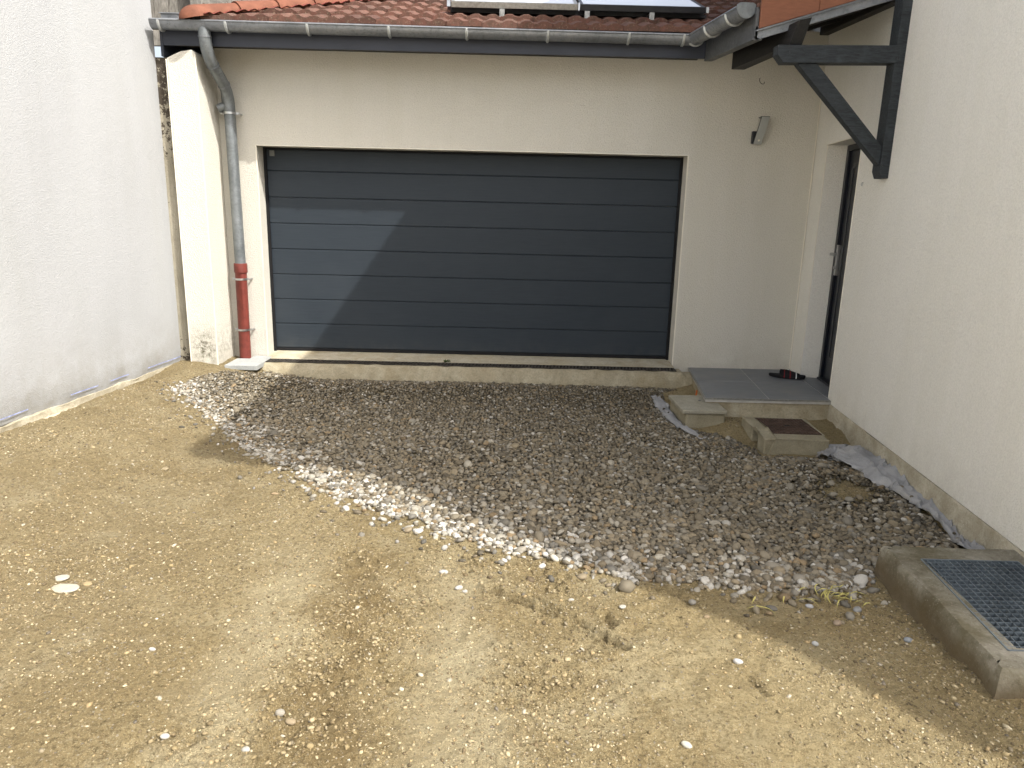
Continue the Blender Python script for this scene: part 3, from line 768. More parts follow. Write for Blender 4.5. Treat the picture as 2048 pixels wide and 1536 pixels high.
# ================================================================= downpipe
dp = thing('downpipe', 'zinc downpipe with bent neck and red plastic foot beside the garage door', 'downpipe', (-2.6, -.1, -.05))
r = .051; px = -2.59
def smooth_path(pts, n=8):
    P_ = [Vector(p) for p in pts]; out = []
    for i in range(len(P_)-1):
        p0 = P_[max(i-1,0)]; p1_ = P_[i]; p2_ = P_[i+1]; p3_ = P_[min(i+2,len(P_)-1)]
        for k in range(n):
            t = k/n; out.append(.5*((2*p1_)+(-p0+p2_)*t+(2*p0-5*p1_+4*p2_-p3_)*t*t+(-p0+3*p1_-3*p2_+p3_)*t**3))
    out.append(P_[-1]); return out
neck = smooth_path([(-2.632,-.455,2.87),(-2.632,-.452,2.80),(-2.634,-.43,2.72),(-2.632,-.37,2.63),(-2.618,-.25,2.53),(-2.605,-.155,2.45),(-2.60,-.105,2.36),(-2.60,-.095,2.25)], 6)
mb = MB(); mb.tube(neck, r, 22, caps=False); mb.tube([(-2.60,-.095,2.26),(-2.592,-.095,.86)], r-.001, 22, caps=False)
under(mb.build('pipe', M['zinc_old'], smooth=True), dp)
for k in (3*6+2, 4*6+5, 6):
    a = neck[k]; d = (neck[k+1]-neck[k-1]).normalized(); under(MB().tube([a-d*.006, a+d*.006], r+.004, 22).build('seam_ring', M['zinc'], smooth=True), dp)
mb = MB(); mb.tube([(-2.60,-.095,2.30),(-2.66,-.105,2.285),(-2.695,-.11,2.27)], [.04,.04,.038], 16); mb.tube([(-2.655,-.085,2.45),(-2.655,-.075,2.30)], .018, 10)
under(mb.build('branch_stub', M['zinc_old'], smooth=True), dp)
mb = MB(); mb.tube([(-2.592,-.095,.885),(-2.592,-.095,.875),(-2.592,-.095,.80),(-2.593,-.095,.79),(-2.603,-.09,-.10)], [.060,.062,.062,.054,.054], 24)
under(mb.build('foot_pipe', M['red_pvc'], smooth=True), dp)
for (z, x) in ((2.235,-2.60),(.735,-2.594),(.245,-2.599)):
    mb = MB(); mb.tube([(x,-.095,z-.009),(x,-.095,z+.009)], .057, 24); mb.bar((x-.085,-.085,z),(x+.085,-.085,z),.012,.018)
    mb.tube([(x+.075,-.11,z),(x+.075,-.0,z)], .008, 8); mb.tube([(x-.075,-.11,z),(x-.075,-.0,z)], .008, 8)
    under(mb.build('clamp', M['steel'], smooth=True), dp)
# collar slab
sb = MB(); fx0, fx1, by0, by1 = -2.655, -2.352, -.488, -.02
for (a,b,c_,d_) in ((fx0,fx1,-.488,-.165),(fx0,-2.668+.0,-.165,-.02),(-2.535,fx1,-.165,-.02)):
    if b > a: sb.box(a,b,c_,d_,-.072,-.028)
cs = sb.build('collar_slab', M['slab_grey'], bevel=.003)
tag(cs, 'grey stone slab notched around the foot of the red pipe', 'slab')
mb = MB(); mb.box(-2.62,-2.40,-.46,-.05,-.27,-.075); cb = mb.build('slab_block', M['conc_box'], bevel=.01)
tag(cb, 'pale concrete block carrying the grey slab beneath the red pipe', 'block')

# ================================================================= solar panels
mid = -.0
def solar(x0, x1, lab, edge):
    t = thing('solar_panel', lab, 'solar panel', ((x0+x1)/2, .30, 3.25), 'solar panels on the garage roof')
    ca, sa = math.cos(R(21)), math.sin(R(21)); y0, z0 = -.11, 3.212
    Mx = Matrix(((1,0,0,0),(0,ca,-sa,y0),(0,sa,ca,z0),(0,0,0,1)))
    mb = MB(); mb.box(x0,x1,0,.03,-.050,.0,Mx); mb.box(x0,x0+.03,.03,1.98,-.050,.0,Mx); mb.box(x1-.03,x1,.03,1.98,-.050,.0,Mx); mb.box(x0,x1,1.98,2.0,-.050,.0,Mx)
    under(mb.build('frame', edge, bevel=.002), t)
    mb = MB(); mb.box(x0+.03,x1-.03,.03,1.98,-.03,-.003,Mx); under(mb.build('glass', M['glass_panel']), t)
    return t
solar(-.585,.532,'left solar panel with pale frame mounted over the tiles','x' and M['alu'])
solar(.552,1.66,'right solar panel with dark frame edge mounted over the tiles',M['alu_dark'])
mr = thing('mounting_rail', 'aluminium rail with hooks carrying the solar panels above the tiles', 'rail', (.5,.3,3.1))
mb = MB(); mb.box(-.60,1.70,.02,.06,3.155,3.200); under(mb.build('rail', M['alu_dark']), mr)
for x in (-.135, .615, 1.185):
    mb = MB(); mb.box(x-.022,x+.022,-.125,-.119,3.075,3.155); mb.box(x-.022,x+.022,-.119,.06,3.149,3.155); mb.box(x-.022,x+.022,-.119,.05,3.072,3.079); mb.box(x-.010,x+.010,-.129,-.125,3.095,3.135)
    under(mb.build('hook', M['alu']), mr)
for bb in ((-.620,-.590,-.12,-.02,3.165,3.215),(.535,.549,-.118,-.09,3.16,3.222),(1.662,1.685,-.12,-.04,3.165,3.212)): under(MB().box(*bb).build('clamp', M['steel']), mr)

# ================================================================= wall lamp
lp = thing('wall_lamp', 'grey curved wall lamp on the cream wall beside the entrance', 'lamp', (2.26,-.02,2.1))
mb = MB(); mb.box(2.20,2.285,-.035,0,2.09,2.20); under(mb.build('base', M['alu_dark'], bevel=.006), lp)
mb = MB(); n = 12; vs_ = []; 
prof = [(-.055-.035*math.sin(math.pi*.5*i/n*1.0)*1.0+ .0, 2.085+.245*i/n) for i in range(n+1)]
# curved shield: leans out at mid height, folds back to the wall on top
sh = []
for i in range(n+1):
    t = i/n; sh.append((-.045-.055*math.sin(t*2.3), 2.085+.235*t, .034*t**1.7))
for th in (0, .006):
    for (y, z, sx) in sh:
        for x in (2.215+sx*1.2, 2.287+sx*1.2): vs_.append((x, y+th, z))
fs = []; q = 2*(n+1)
for i in range(n):
    fs += [(2*i,2*i+1,2*i+3,2*i+2),(q+2*i,q+2*i+2,q+2*i+3,q+2*i+1),(2*i,2*i+2,q+2*i+2,q+2*i),(2*i+1,q+2*i+1,q+2*i+3,2*i+3)]
fs += [(0,q,q+1,1),(2*n,2*n+1,q+2*n+1,q+2*n)]
mb.add(vs_, fs)
y_, z_, s_ = sh[-1]; mb.box(2.215+s_*1.2, 2.287+s_*1.2, y_+.0065, -.0, z_-.006, z_)
under(mb.build('shield', plain('lamp_shield', lin((158,160,156)), .45, .4, var=.04), smooth=True), lp)
mb = MB(); mb.prism([(2.2145,y-.001,z) if 0 else (2.2125+sx*1.2,y+.004,z) for (y,z,sx) in sh]+[(2.2125+sx*1.2,y+.014,z) for (y,z,sx) in sh[::-1]], (.0022,0,0)); mb.box(2.212+s_*1.2,2.288+s_*1.2,y_-.002,-.001,z_+.0005,z_+.005); under(mb.build('edge', M['alu_dark']), lp)
mb = MB(); mb.tube([(2.256,-.052,2.118),(2.256,-.066,2.118)], [.011,.009], 14); under(mb.build('sensor', M['bead'], smooth=True), lp)
mb = MB(); mb.tube(smooth_path([(2.23,-.002,2.665),(2.225,-.012,2.64),(2.24,-.016,2.615),(2.265,-.016,2.612),(2.27,-.014,2.63)],5), .0028, 6)
hk = mb.build('wall_hook', M['alu_dark']); tag(hk, 'small dark wire hook in the wall under the canopy', 'hook')

# ================================================================= porch step
ps = thing('porch_step', 'low porch step paved with dark grey tiles in front of the entrance', 'step', (2.2,-.6,-.25))
def PX_(u, v): # u 0..1 across, v 0..1 from the wall to the front
    y = -v*1.222; xl = 1.797 - .155*(v*1.222/1.247); xr = wx(y)-.0
    return (xl+(xr-xl)*u, y)
def quadslab(mb, u0,u1,v0,v1,z0,z1,ins=0):
    P_ = [PX_(u0,v0),PX_(u1,v0),PX_(u1,v1),PX_(u0,v1)]
    cx = sum(p[0] for p in P_)/4; cy = sum(p[1] for p in P_)/4
    P_ = [(p[0]+ins*(1 if p[0]<cx else -1), p[1]+ins*(1 if p[1]<cy else -1)) for p in P_]
    mb.hexa([(x,y,z0) for x,y in P_]+[(x,y,z1) for x,y in P_])
mb = MB(); uj = [0,.51,1.0]; vj = [0,.47,1.0]
for i in range(2):
    for j in range(2): quadslab(mb, uj[i], uj[i+1], vj[j], vj[j+1], -.062, -.050, .0042)
# threshold tile inside the doorway
mb.hexa([HP(.34,.006,-.062),HP(1.15,.006,-.062),HP(1.15,.17,-.062),HP(.34,.17,-.062),HP(.34,.006,-.049),HP(1.15,.006,-.049),HP(1.15,.17,-.049),HP(.34,.17,-.049)])
under(mb.build('tiles', M['porch_tile'], bevel=.0015), ps)
mb = MB(); quadslab(mb, 0.0,1.0,0,1.0,-.085,-.0535,.001); under(mb.build('screed', M['grout']), ps)
mb = MB(); n = 60; vs_ = []; fs = []
path = [(1.80,-.01)]+[(1.797-.155*v+.014, -v*1.21) for v in np.linspace(0.02,.985,30)]+[(x,-1.208) for x in np.linspace(1.665,2.69,30)]
for i,(x,y) in enumerate(path):
    e = mnoise.noise((x*7,y*7,1))*.014; e2 = mnoise.noise((x*22,y*22,4))*.006
    s_ = (-1,0) if i < 31 else (0,-1)
    for (o_, z) in ((0,-.083),(.004+e2,-.12),(.010+e,-.16),(.03+e,-.20),(.07+e*2,-.245),(.10,-.30)):
        vs_.append((x+s_[0]*o_, y+s_[1]*o_, z))
for i in range(len(path)-1):
    for j in range(5): fs.append((6*i+j,6*i+j+1,6*i+7+j,6*i+6+j))
mb.add(vs_, fs); under(mb.build('plinth', M['conc_rough'], smooth=True), ps)
mb = MB(); mb.bar((1.640,-1.2245,-.0555),(2.692,-1.2245,-.0555),.004,.014); mb.bar((1.795,-.002,-.0555),(1.640,-1.2245,-.0555),.004,.014)
under(mb.build('edge_trim', M['alu']), ps)

# sandal
sn = thing('sandal', 'black slide sandal with red and white stripes on the porch tiles', 'sandal', (2.62,-.36,-.05))
def sole():
    mb = MB(); n = 36; L = .30; out = []
    for k in range(n):
        t = 2*math.pi*k/n; x = math.cos(t)*L/2
        wd = .046 + .012*math.sin((x/L+.1)*3.0)
        out.append((x, math.sin(t)**1 * wd * (1 if abs(math.cos(t)) < .9 else 1)))
    vs_ = []; rings = ((0,.96),(.008,1.0),(.020,1.0),(.026,.97),(.024,.85),(.022,.3))
    for (z, s_) in rings:
        for (x, y) in out: vs_.append((x*s_, y*s_, z + .010*max(0,-x/L*2)**2*0 + (.006*(abs(x)/(L/2))**3)))
    fs = []
    for i in range(len(rings)-1):
        for k in range(n): fs.append((i*n+k, i*n+(k+1)%n, (i+1)*n+(k+1)%n, (i+1)*n+k))
    fs.append(tuple(range(n))[::-1]); fs.append(tuple((len(rings)-1)*n+k for k in range(n)))
    mb.add(vs_, fs); return mb
def strap(x0, x1, r_=.056, hgt=.064, off=0):
    mb = MB(); n = 18; m_ = 6; vs_ = []; fs = []
    for th in (0, .004):
        for i in range(m_+1):
            x = x0+(x1-x0)*i/m_; hh = hgt*(1-.45*max(0,(x-.0)/.1)) if x > 0 else hgt
            for k in range(n+1):
                t = math.pi*k/n; vs_.append((x, math.cos(t)*(r_-th+off), .006+math.sin(t)**.8*(hh-th+off)))
    q = (m_+1)*(n+1)
    for i in range(m_):
        for k in range(n):
            a = i*(n+1)+k; fs.append((a,a+1,a+n+2,a+n+1)); fs.append((q+a,q+a+n+1,q+a+n+2,q+a+1))
    for k in range(n):
        fs.append((k,q+k,q+k+1,k+1)); a = m_*(n+1)+k; fs.append((a,a+1,q+a+1,q+a))
    mb.add(vs_, fs); return mb
MS = Matrix.Translation((2.64,-.385,-.047)) @ Matrix.Rotation(R(-17),4,'Z') @ Matrix.Scale(1.1,4)
def place(mb):
    mb.v = [tuple(MS @ Vector(p)) for p in mb.v]; return mb
M['foam'] = plain('black_foam', lin((26,26,28)), .8, .2, var=.1, bs=90, bd=.001)
M['red_fab'] = plain('red_stripe', lin((110,30,34)), .7, .2, var=.05)
M['white_fab'] = plain('white_stripe', lin((225,225,222)), .6, .2, var=.02)
under(place(sole()).build('sole', M['foam'], smooth=True), sn)
st = under(place(strap(-.06,.10)).build('strap', M['foam'], smooth=True), sn)
for (a, b, mt) in ((-.030,-.023,'red_fab'),(.016,.026,'red_fab'),(.066,.073,'white_fab')):
    under2(place(strap(a,b,off=.0015)).build('stripe', M[mt], smooth=True), st)
for pp in ([(.048,-.006,.066),(.062,-.002,.062),(.056,.008,.064),(.046,.006,.067)], [(.004,.0,.069),(.014,.004,.069),(.010,.014,.068),(.0,.010,.069)]): under2(place(MB().prism(pp, (0,0,.004))).build('emblem', M['white_fab']), st)

# ================================================================= small concrete box with lid
bx = thing('inspection_box', 'small square concrete inspection box with a loose stone lid beside the porch step', 'inspection box', (1.58,-1.2,-.25))
Mb = Matrix.Translation((1.582,-1.205,0)) @ Matrix.Rotation(R(4.5),4,'Z')
mb = MB(); mb.box(-.16,.17,-.22,.22,-.30,-.128,Mb); under(mb.build('body', M['conc_box'], bevel=.018, seg=3), bx)
Ml = Matrix.Translation((1.578,-1.215,0)) @ Matrix.Rotation(R(2.0),4,'Z') @ Matrix.Rotation(R(.8),4,'X')
mb = MB(); mb.box(-.182,.182,-.235,.235,-.126,-.094,Ml); under(mb.build('lid', M['conc_lid'], bevel=.007), bx)
mb = MB(); mb.tube([Ml@Vector((.04,.06,-.0945)), Ml@Vector((.04,.06,-.0925))], .012, 12); under(mb.build('lifting_hole', M['alu_dark']), bx)

# manhole
mh = thing('manhole', 'concrete manhole surround with rusty patterned iron cover sunk in the gravel', 'manhole', (2.1,-1.75,-.25))
Mm = Matrix.Translation((2.118,-1.76,0)) @ Matrix.Rotation(R(-1.5),4,'Z')
W = .245; D2 = .29; z1 = -.135; cw, cd_ = .188, .205; oy = .05; ox = .035
mb = MB()
def V3(x, y, z): return tuple(Mm @ Vector((x,y,z)))
# left side with a pipe arch notch
arch = [(-.07+.07*math.cos(t), -.20+.075*math.sin(t)*1.0) for t in np.linspace(math.pi,0,9)]
L_ = [(-D2,-.32),(-D2,z1),(D2,z1),(D2,-.32)]
left_poly = [(D2,-.32),(D2,z1),(-D2,z1),(-D2,-.32),(-.14,-.32)]+arch[0:]+[(.0,-.32)]
mb.prism([V3(-W, y, z) for (y, z) in left_poly], Mm.to_3x3()@Vector((W-cw+ox,0,0)))
mb.hexa([V3(-cw+ox,-D2,-.32),V3(W-.02,-D2,-.32),V3(W-.02,-cd_+oy,-.32),V3(-cw+ox,-cd_+oy,-.32),V3(-cw+ox,-D2,z1),V3(W-.02,-D2,z1),V3(W-.02,-cd_+oy,z1),V3(-cw+ox,-cd_+oy,z1)])
mb.hexa([V3(-cw+ox,cd_+oy,-.32),V3(W,cd_+oy,-.32),V3(W,D2,-.32),V3(-cw+ox,D2,-.32),V3(-cw+ox,cd_+oy,z1),V3(W,cd_+oy,z1),V3(W,D2,z1),V3(-cw+ox,D2,z1)])
mb.hexa([V3(cw+ox,-cd_+oy,-.32),V3(W,-cd_+oy,-.32),V3(W,cd_+oy,-.32),V3(cw+ox,cd_+oy,-.32),V3(cw+ox,-cd_+oy,z1),V3(W,-cd_+oy,z1),V3(W,cd_+oy,z1),V3(cw+ox,cd_+oy,z1)])
ob = under(mb.build('surround', M['conc_box']), mh); weld(ob)
b = ob.modifiers.new('bevel','BEVEL'); b.width=.016; b.segments=3; b.limit_method='ANGLE'; b.angle_limit=R(50)
mb = MB(); mb.hexa([V3(ox-cw+.002,-cd_+oy+.002,z1-.03),V3(ox+cw-.002,-cd_+oy+.002,z1-.03),V3(ox+cw-.002,cd_+oy-.002,z1-.03),V3(ox-cw+.002,cd_+oy-.002,z1-.03),V3(ox-cw+.002,-cd_+oy+.002,z1+.001),V3(ox+cw-.002,-cd_+oy+.002,z1+.001),V3(ox+cw-.002,cd_+oy-.002,z1+.001),V3(ox-cw+.002,cd_+oy-.002,z1+.001)])
k = 0
for i in range(14):
    for j in range(15):
        cx = ox-cw+.018+i*.0262; cy = oy-cd_+.018+j*.0268
        if abs(cx-ox) < .03 and abs(cy-oy) < .022: continue
        d = .009; f = 1 if (i+j) % 2 else -1
        a = [(cx-d,cy-f*d*.35),(cx+d,cy-f*d*.35),(cx+d,cy+f*d*.35),(cx-d,cy+f*d*.35)] if (i+j) % 2 else [(cx-d*.35,cy-d),(cx+d*.35,cy-d),(cx+d*.35,cy+d),(cx-d*.35,cy+d)]
        mb.prism([V3(x,y,z1+.001) for x,y in a], (0,0,.0035))
cv = under(mb.build('cover', M['rust']), mh)
mb = MB(); mb.prism([V3(ox+x,oy+y,z1+.0015) for x,y in ((-.02,-.014),(.02,-.014),(.02,.014),(-.02,.014))],(0,0,.001)); under2(mb.build('keyhole', M['black']), cv)

# ================================================================= concrete pad with steel grating
pd = thing('light_well', 'stained concrete light well kerb with galvanised steel grating against the right wall', 'light well', (2.1,-4.3,-.25))
zt = -.10
def padring(off, z, jit=0):
    P_ = []
    cs_ = [(1.805,-3.82),(wx(-3.82)+.0,-3.84),(wx(-4.79)+.0,-4.79),(1.745,-4.78)]
    return cs_
nn = 26
def edge_pts(a, b, n):
    return [(a[0]+(b[0]-a[0])*i/n, a[1]+(b[1]-a[1])*i/n) for i in range(n)]
far = edge_pts((wx(-3.83)-.0,-3.83),(1.805,-3.82),26); lft = edge_pts((1.805,-3.82),(1.745,-4.78),40); nea = edge_pts((1.745,-4.78),(wx(-4.8),-4.80),20)+[(wx(-4.8),-4.80)]
loop = far+lft+nea
mb = MB(); vs_ = []; fs = []
cxp, cyp = 2.15,-4.3
for i,(x,y) in enumerate(loop):
    d = Vector((0,1,0)) if i < 26 else (Vector((-1,0,0)) if i < 66 else Vector((0,-1,0)))
    if i in (25,26,27): d = Vector((-.7,.7,0))
    if i in (65,66,67): d = Vector((-.7,-.7,0))
    e = mnoise.noise((x*6,y*6,2))*.018+mnoise.noise((x*20,y*20,2))*.006; ez_ = mnoise.noise((x*5,y*5,8))*.008
    for (o_, z) in ((-.135,zt),(-.05,zt+ez_*.6),(-.014+e*.5,zt+ez_),(.0+e,zt-.018+ez_),(.006+e*1.2,zt-.06),(.012+e*1.5,zt-.12),(.03+e,zt-.18),(.05,zt-.24)):
        vs_.append((x+d.x*o_, y+d.y*o_, z))
K = 8
for i in range(len(loop)-1):
    for j in range(K-1): fs.append((K*i+j,K*i+j+1,K*i+K+1+j,K*i+K+j))
mb.add(vs_, fs)
# inner pit walls
gl = [(1.922,-3.957),(1.845,-4.668)]
ga, gb = Vector((1.918,-3.955,0)), Vector((1.840,-4.672,0)); gxr = 2.36
xr0 = 2.375; xr1 = 2.30
inner = [(1.918,-3.955),(xr0,-3.958),(xr1,-4.676),(1.840,-4.672)]
ring = [(xr0+.5,-3.955+.01)]
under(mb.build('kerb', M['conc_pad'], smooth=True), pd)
mb = MB()
outer = [(1.93,-3.95)]
o4 = [(1.925,-3.93),(wx(-3.93)+.02,-3.93),(wx(-4.67)+.02,-4.69),(1.87,-4.66)]
oo = [(1.90,-3.90),(wx(-3.9)+.02,-3.90),(wx(-4.72)+.02,-4.72),(1.83,-4.72)]
for i in range(4):
    j = (i+1) % 4
    mb.add([(oo[i][0],oo[i][1],zt-.002),(oo[j][0],oo[j][1],zt-.002),(inner[j][0],inner[j][1],zt-.002),(inner[i][0],inner[i][1],zt-.002)], [(0,1,2,3)])
    mb.add([(inner[i][0],inner[i][1],zt-.002),(inner[j][0],inner[j][1],zt-.002),(inner[j][0],inner[j][1],-1.2),(inner[i][0],inner[i][1],-1.2)], [(0,1,2,3)])
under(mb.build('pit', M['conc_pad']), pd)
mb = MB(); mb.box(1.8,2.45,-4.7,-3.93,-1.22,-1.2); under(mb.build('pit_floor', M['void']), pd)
gm = MB()
def GP(s_, t, z):  # s across 0..1, t along 0..1
    a = Vector(inner[0]).lerp(Vector(inner[3]), t); b_ = Vector(inner[1]).lerp(Vector(inner[2]), t); q_ = a.lerp(b_, s_); return (q_.x, q_.y, z)
for (s0,t0,s1,t1) in ((0,0,1,0),(0,1,1,1),(0,0,0,1),(1,0,1,1)):
    gm.bar(GP(.012+s0*.976,.008+t0*.984,zt-.012),GP(.012+s1*.976,.008+t1*.984,zt-.012),.006,.03)
n1, n2 = 14, 22
for i in range(1,n1): gm.bar(GP(i/n1,.01,zt-.012),GP(i/n1,.99,zt-.012),.0028,.024)
for i in range(1,n2): gm.bar(GP(.015,i/n2,zt-.008),GP(.985,i/n2,zt-.008),.0028,.016)
under(gm.build('grating', M['galv']), pd)

# ================================================================= neighbour on the left
nb = thing('neighbour_house', 'white rendered house wall on the left lit by the sun', 'house', (-6,-3,-.25))
mb = MB(); n = 60; zs = [-.035,.06,.16,.30,.50,.75,1.05,1.4,1.8,2.3,2.9,3.6,6.2]; vs_ = []; fs = []
us = np.linspace(0, 4.75, 110); NZ = len(zs)
for i,u in enumerate(us):
    for j,z in enumerate(zs):
        e = (mnoise.noise((u*1.3,z*1.5,5))*.020+mnoise.noise((u*4,z*4,6))*.008) * min(1, u*3)*min(1, (4.75-u)*3)
        zz_ = z + (mnoise.noise((u*4,0,2))*.02+mnoise.noise((u*13,0,2))*.008 if j == 0 else 0)
        b_ = .018 if j == 0 else 0
        vs_.append((lx(-.37-u)+e-b_, -.37-u, zz_))
for i in range(len(us)-1):
    for j in range(NZ-1): fs.append((NZ*i+j,NZ*i+j+1,NZ*i+NZ+1+j,NZ*i+NZ+j))
k0 = len(vs_); yb = -.37; ye = -.37-4.75
vs_ += [(-12,yb,-.3),(-12,yb,6.2),(-12,ye,-.3),(-12,ye,6.2),(lx(ye)-.0,ye,-.3),(lx(yb)-.02,yb,-.3)]
fs += [tuple(range(NZ))+(k0+1,k0,k0+5),(NZ-1,k0+1,k0+3,NZ*(len(us)-1)+NZ-1)]
mb.add(vs_, fs); under(mb.build('wall', M['white'], smooth=True), nb)
mb = MB(); mb.hexa([(lx(-5.12)-.02,-5.12,-.3),(lx(-12)-.02,-12,-.3),(-12,-12,-.3),(-12,-5.12,-.3),(lx(-5.12)-.02,-5.12,6.2),(lx(-12)-.02,-12,6.2),(-12,-12,6.2),(-12,-5.12,6.2)]); under(mb.build('bounce_bay', M['white_bounce']), nb)  # unseen stretch of wall, whitened to bounce sun onto the right wall
def LF(u, d, z): return (lx(-.37-u)-d, -.37-u, z)
footing('footing', LF, .0, 4.7, -.030, -.12, -.004, M['conc_foot'], 8, nb)
# blue chalk line snapped on the plaster, broken here and there
M['chalk'] = plain('blue_chalk', lin((150,160,205)), .9, .1, var=.3, nscale=30)
for (u0,u1) in ((.02,.55),(.8,1.05),(1.2,1.5),(1.9,2.75)):
    vs_ = []; fs = []; k = 0; q_ = 16
    for i in range(q_+1):
        u = u0+(u1-u0)*i/q_; e = mnoise.noise((u*1.3,.03*1.5,5))*.020+mnoise.noise((u*4,.03*4,6))*.008
        for z in (.022,.028): vs_.append((lx(-.37-u)+e+.006, -.37-u, z))
    for i in range(q_): fs.append((k+2*i,k+2*i+1,k+2*i+3,k+2*i+2))
    under(MB().add(vs_, fs).build('chalk_line', M['chalk']), nb)

# old boundary wall seen in the gap
def oldwall():
    g = G('old_render', .95, .1)
    n = g.noise(26, 6, .75); n2 = g.noise(4, 5, .6); z = g.xyz()[2]
    t = g.math('MULTIPLY', g.math('SUBTRACT', z, 1.5), .62, clamp=True)
    t = g.math('ADD', t, g.math('MULTIPLY', g.math('SUBTRACT', .35, z), 1.2, clamp=True), clamp=True)
    k = g.math('GREATER_THAN', g.math('ADD', g.math('MULTIPLY', t, .42), g.math('MULTIPLY', n, 1.05)), .70)
    c = g.mix(g.ramp(n2, [(.3,0.0),(.7,1.0)]), lin((138,132,116)), lin((162,156,140)))
    g.base(g.mix(g.math('MULTIPLY', k, .88), c, lin((52,44,38)))); g.bump(n, .008); return g.m
M['oldwall'] = oldwall()
mb = MB(); mb.box(-3.9,-2.984,-.37,-.14,-.35,2.645); ow = mb.build('boundary_wall', M['oldwall'], bevel=.01)
tag(ow, 'narrow old rendered wall blackened by mould between the two buildings', 'wall')
# weathered timber outbuilding above it
bn = thing('timber_barn', 'weathered grey timber barn gable behind the garage eave', 'barn', (-3.6, 1.3, 3))
mb = MB()
for i in range(12): mb.box(-4.3+i*.155,-4.3+i*.155+.15,1.25,1.28,3.12,4.6)
under(mb.build('boards', M['timber_old'], bevel=.003), bn)
mb = MB(); mb.box(-4.3,-2.5,1.20,1.24,3.05,3.20); mb.box(-3.40,-3.28,1.12,1.20,2.92,4.2); mb.bar((-3.28,1.18,3.52),(-2.4,1.18,3.10),.04,.10)
under(mb.build('beams', M['timber_old'], bevel=.004), bn)
# ================================================================= rubble banks along the foot of walls
bank = rubble_bank('mortar_rubble', [(-3.11,-.40,-.085),(-3.02,-.41,-.080),(-2.85,-.435,-.085),(-2.70,-.45,-.10)], .15, .035, M['conc_foot'], 3)
tag(bank, 'crumbled pale mortar spilled at the foot of the left pier', 'rubble')

# ================================================================= geotextile
def cloth(name, path, seed, nw=14, crump=.02):
    # path: list of (x, y, halfwidth, zmid)
    vs_ = []; fs = []; N = (len(path)-1)*14
    for i in range(N+1):
        t = i/N*(len(path)-1); k = min(int(t), len(path)-2); f = t-k; f = f*f*(3-2*f)
        a, b_ = path[k], path[k+1]; q_ = [a[j]+(b_[j]-a[j])*f for j in range(4)]
        d = Vector((b_[0]-a[0], b_[1]-a[1], 0)).normalized(); s_ = Vector((-d.y, d.x, 0))
        for j in range(nw+1):
            v_ = j/nw*2-1; w_ = q_[2]*(1+.3*mnoise.noise((i*.13, j*.02, seed))+.18*mnoise.noise((i*.7, .3 if v_ > 0 else 7, seed)))
            x = q_[0]+s_.x*v_*w_; y = q_[1]+s_.y*v_*w_
            ridge = 1-abs(mnoise.noise((i*.07+v_*1.2, v_*1.1, seed+11)))*4
            fold = crump*(.7*mnoise.noise((i*.06+v_*.8, v_*1.6, seed))+.9*max(0,ridge)**2+.25*mnoise.noise((i*.2, v_*3, seed+3)))+.06*crump*mnoise.noise((i*.6,v_*9,seed+7))
            arch_ = q_[3]*.6*(1-abs(v_)**2.2)
            vs_.append((x, y, float(ground_z(x, y))+.022+arch_+fold))
    for i in range(N):
        for j in range(nw): a = i*(nw+1)+j; fs.append((a,a+1,a+nw+2,a+nw+1))
    mb = MB(); mb.add(vs_, fs); o = mb.build(name, M['geo'], smooth=True)
    so_ = o.modifiers.new('thick','SOLIDIFY'); so_.thickness = .001
    return o
c1 = cloth('geotextile', [(2.28,-2.20,.07,.02),(2.40,-2.06,.17,.05),(2.50,-2.16,.19,.08),(2.51,-2.45,.17,.08),(2.52,-2.75,.12,.07),(2.50,-3.05,.07,.045),(2.47,-3.3,.055,.035),(2.44,-3.55,.075,.03),(2.43,-3.72,.06,.02)], 4, crump=.034)
tag(c1, 'long crumpled strip of grey geotextile along the foot of the right wall', 'geotextile')
c2 = cloth('geotextile', [(1.34,-.68,.05,.01),(1.37,-.92,.055,.02),(1.37,-1.2,.05,.02),(1.40,-1.5,.04,.02),(1.50,-1.78,.03,.01)], 9, nw=8, crump=.016)
tag(c2, 'short piece of grey geotextile sticking out beside the small concrete box', 'geotextile')
# ================================================================= stones
def ico(sub):
    bm = bmesh.new(); bmesh.ops.create_icosphere(bm, subdivisions=sub, radius=1.0); v = np.array([list(p.co) for p in bm.verts]); f = np.array([[q.index for q in p.verts] for p in bm.faces]); bm.free(); return v, f
I2 = ico(2); I1 = ico(1); I3 = ico(3)
def protos(base, n, seed, amp=.16, ang=0):
    r_ = np.random.default_rng(seed); out = []
    for _ in range(n):
        v = base.copy(); w3 = r_.normal(size=(5,3)); ph = r_.uniform(0,6,5)
        d = 1+amp*sum(np.sin(v@w3[i]*1.3+ph[i]) for i in range(5))/2.2
        v = v*d[:,None]
        for _k in range(ang):
            nrm = r_.normal(size=3); nrm /= np.linalg.norm(nrm); h = v@nrm; cut = .62+.25*r_.random(); over = np.maximum(0, h-cut); v = v-nrm*(over*.85)[:,None]
        out.append(v)
    return out
def rotm(a, tx, ty):
    ca, sa = np.cos(a), np.sin(a); z = np.zeros_like(a); o = np.ones_like(a)
    Rz = np.stack([np.stack([ca,-sa,z],1),np.stack([sa,ca,z],1),np.stack([z,z,o],1)],1)
    cx, sx = np.cos(tx), np.sin(tx); Rx = np.stack([np.stack([o,z,z],1),np.stack([z,cx,-sx],1),np.stack([z,sx,cx],1)],1)
    cy, sy = np.cos(ty), np.sin(ty); Ry = np.stack([np.stack([cy,z,sy],1),np.stack([z,o,z],1),np.stack([-sy,z,cy],1)],1)
    return Rz@Rx@Ry
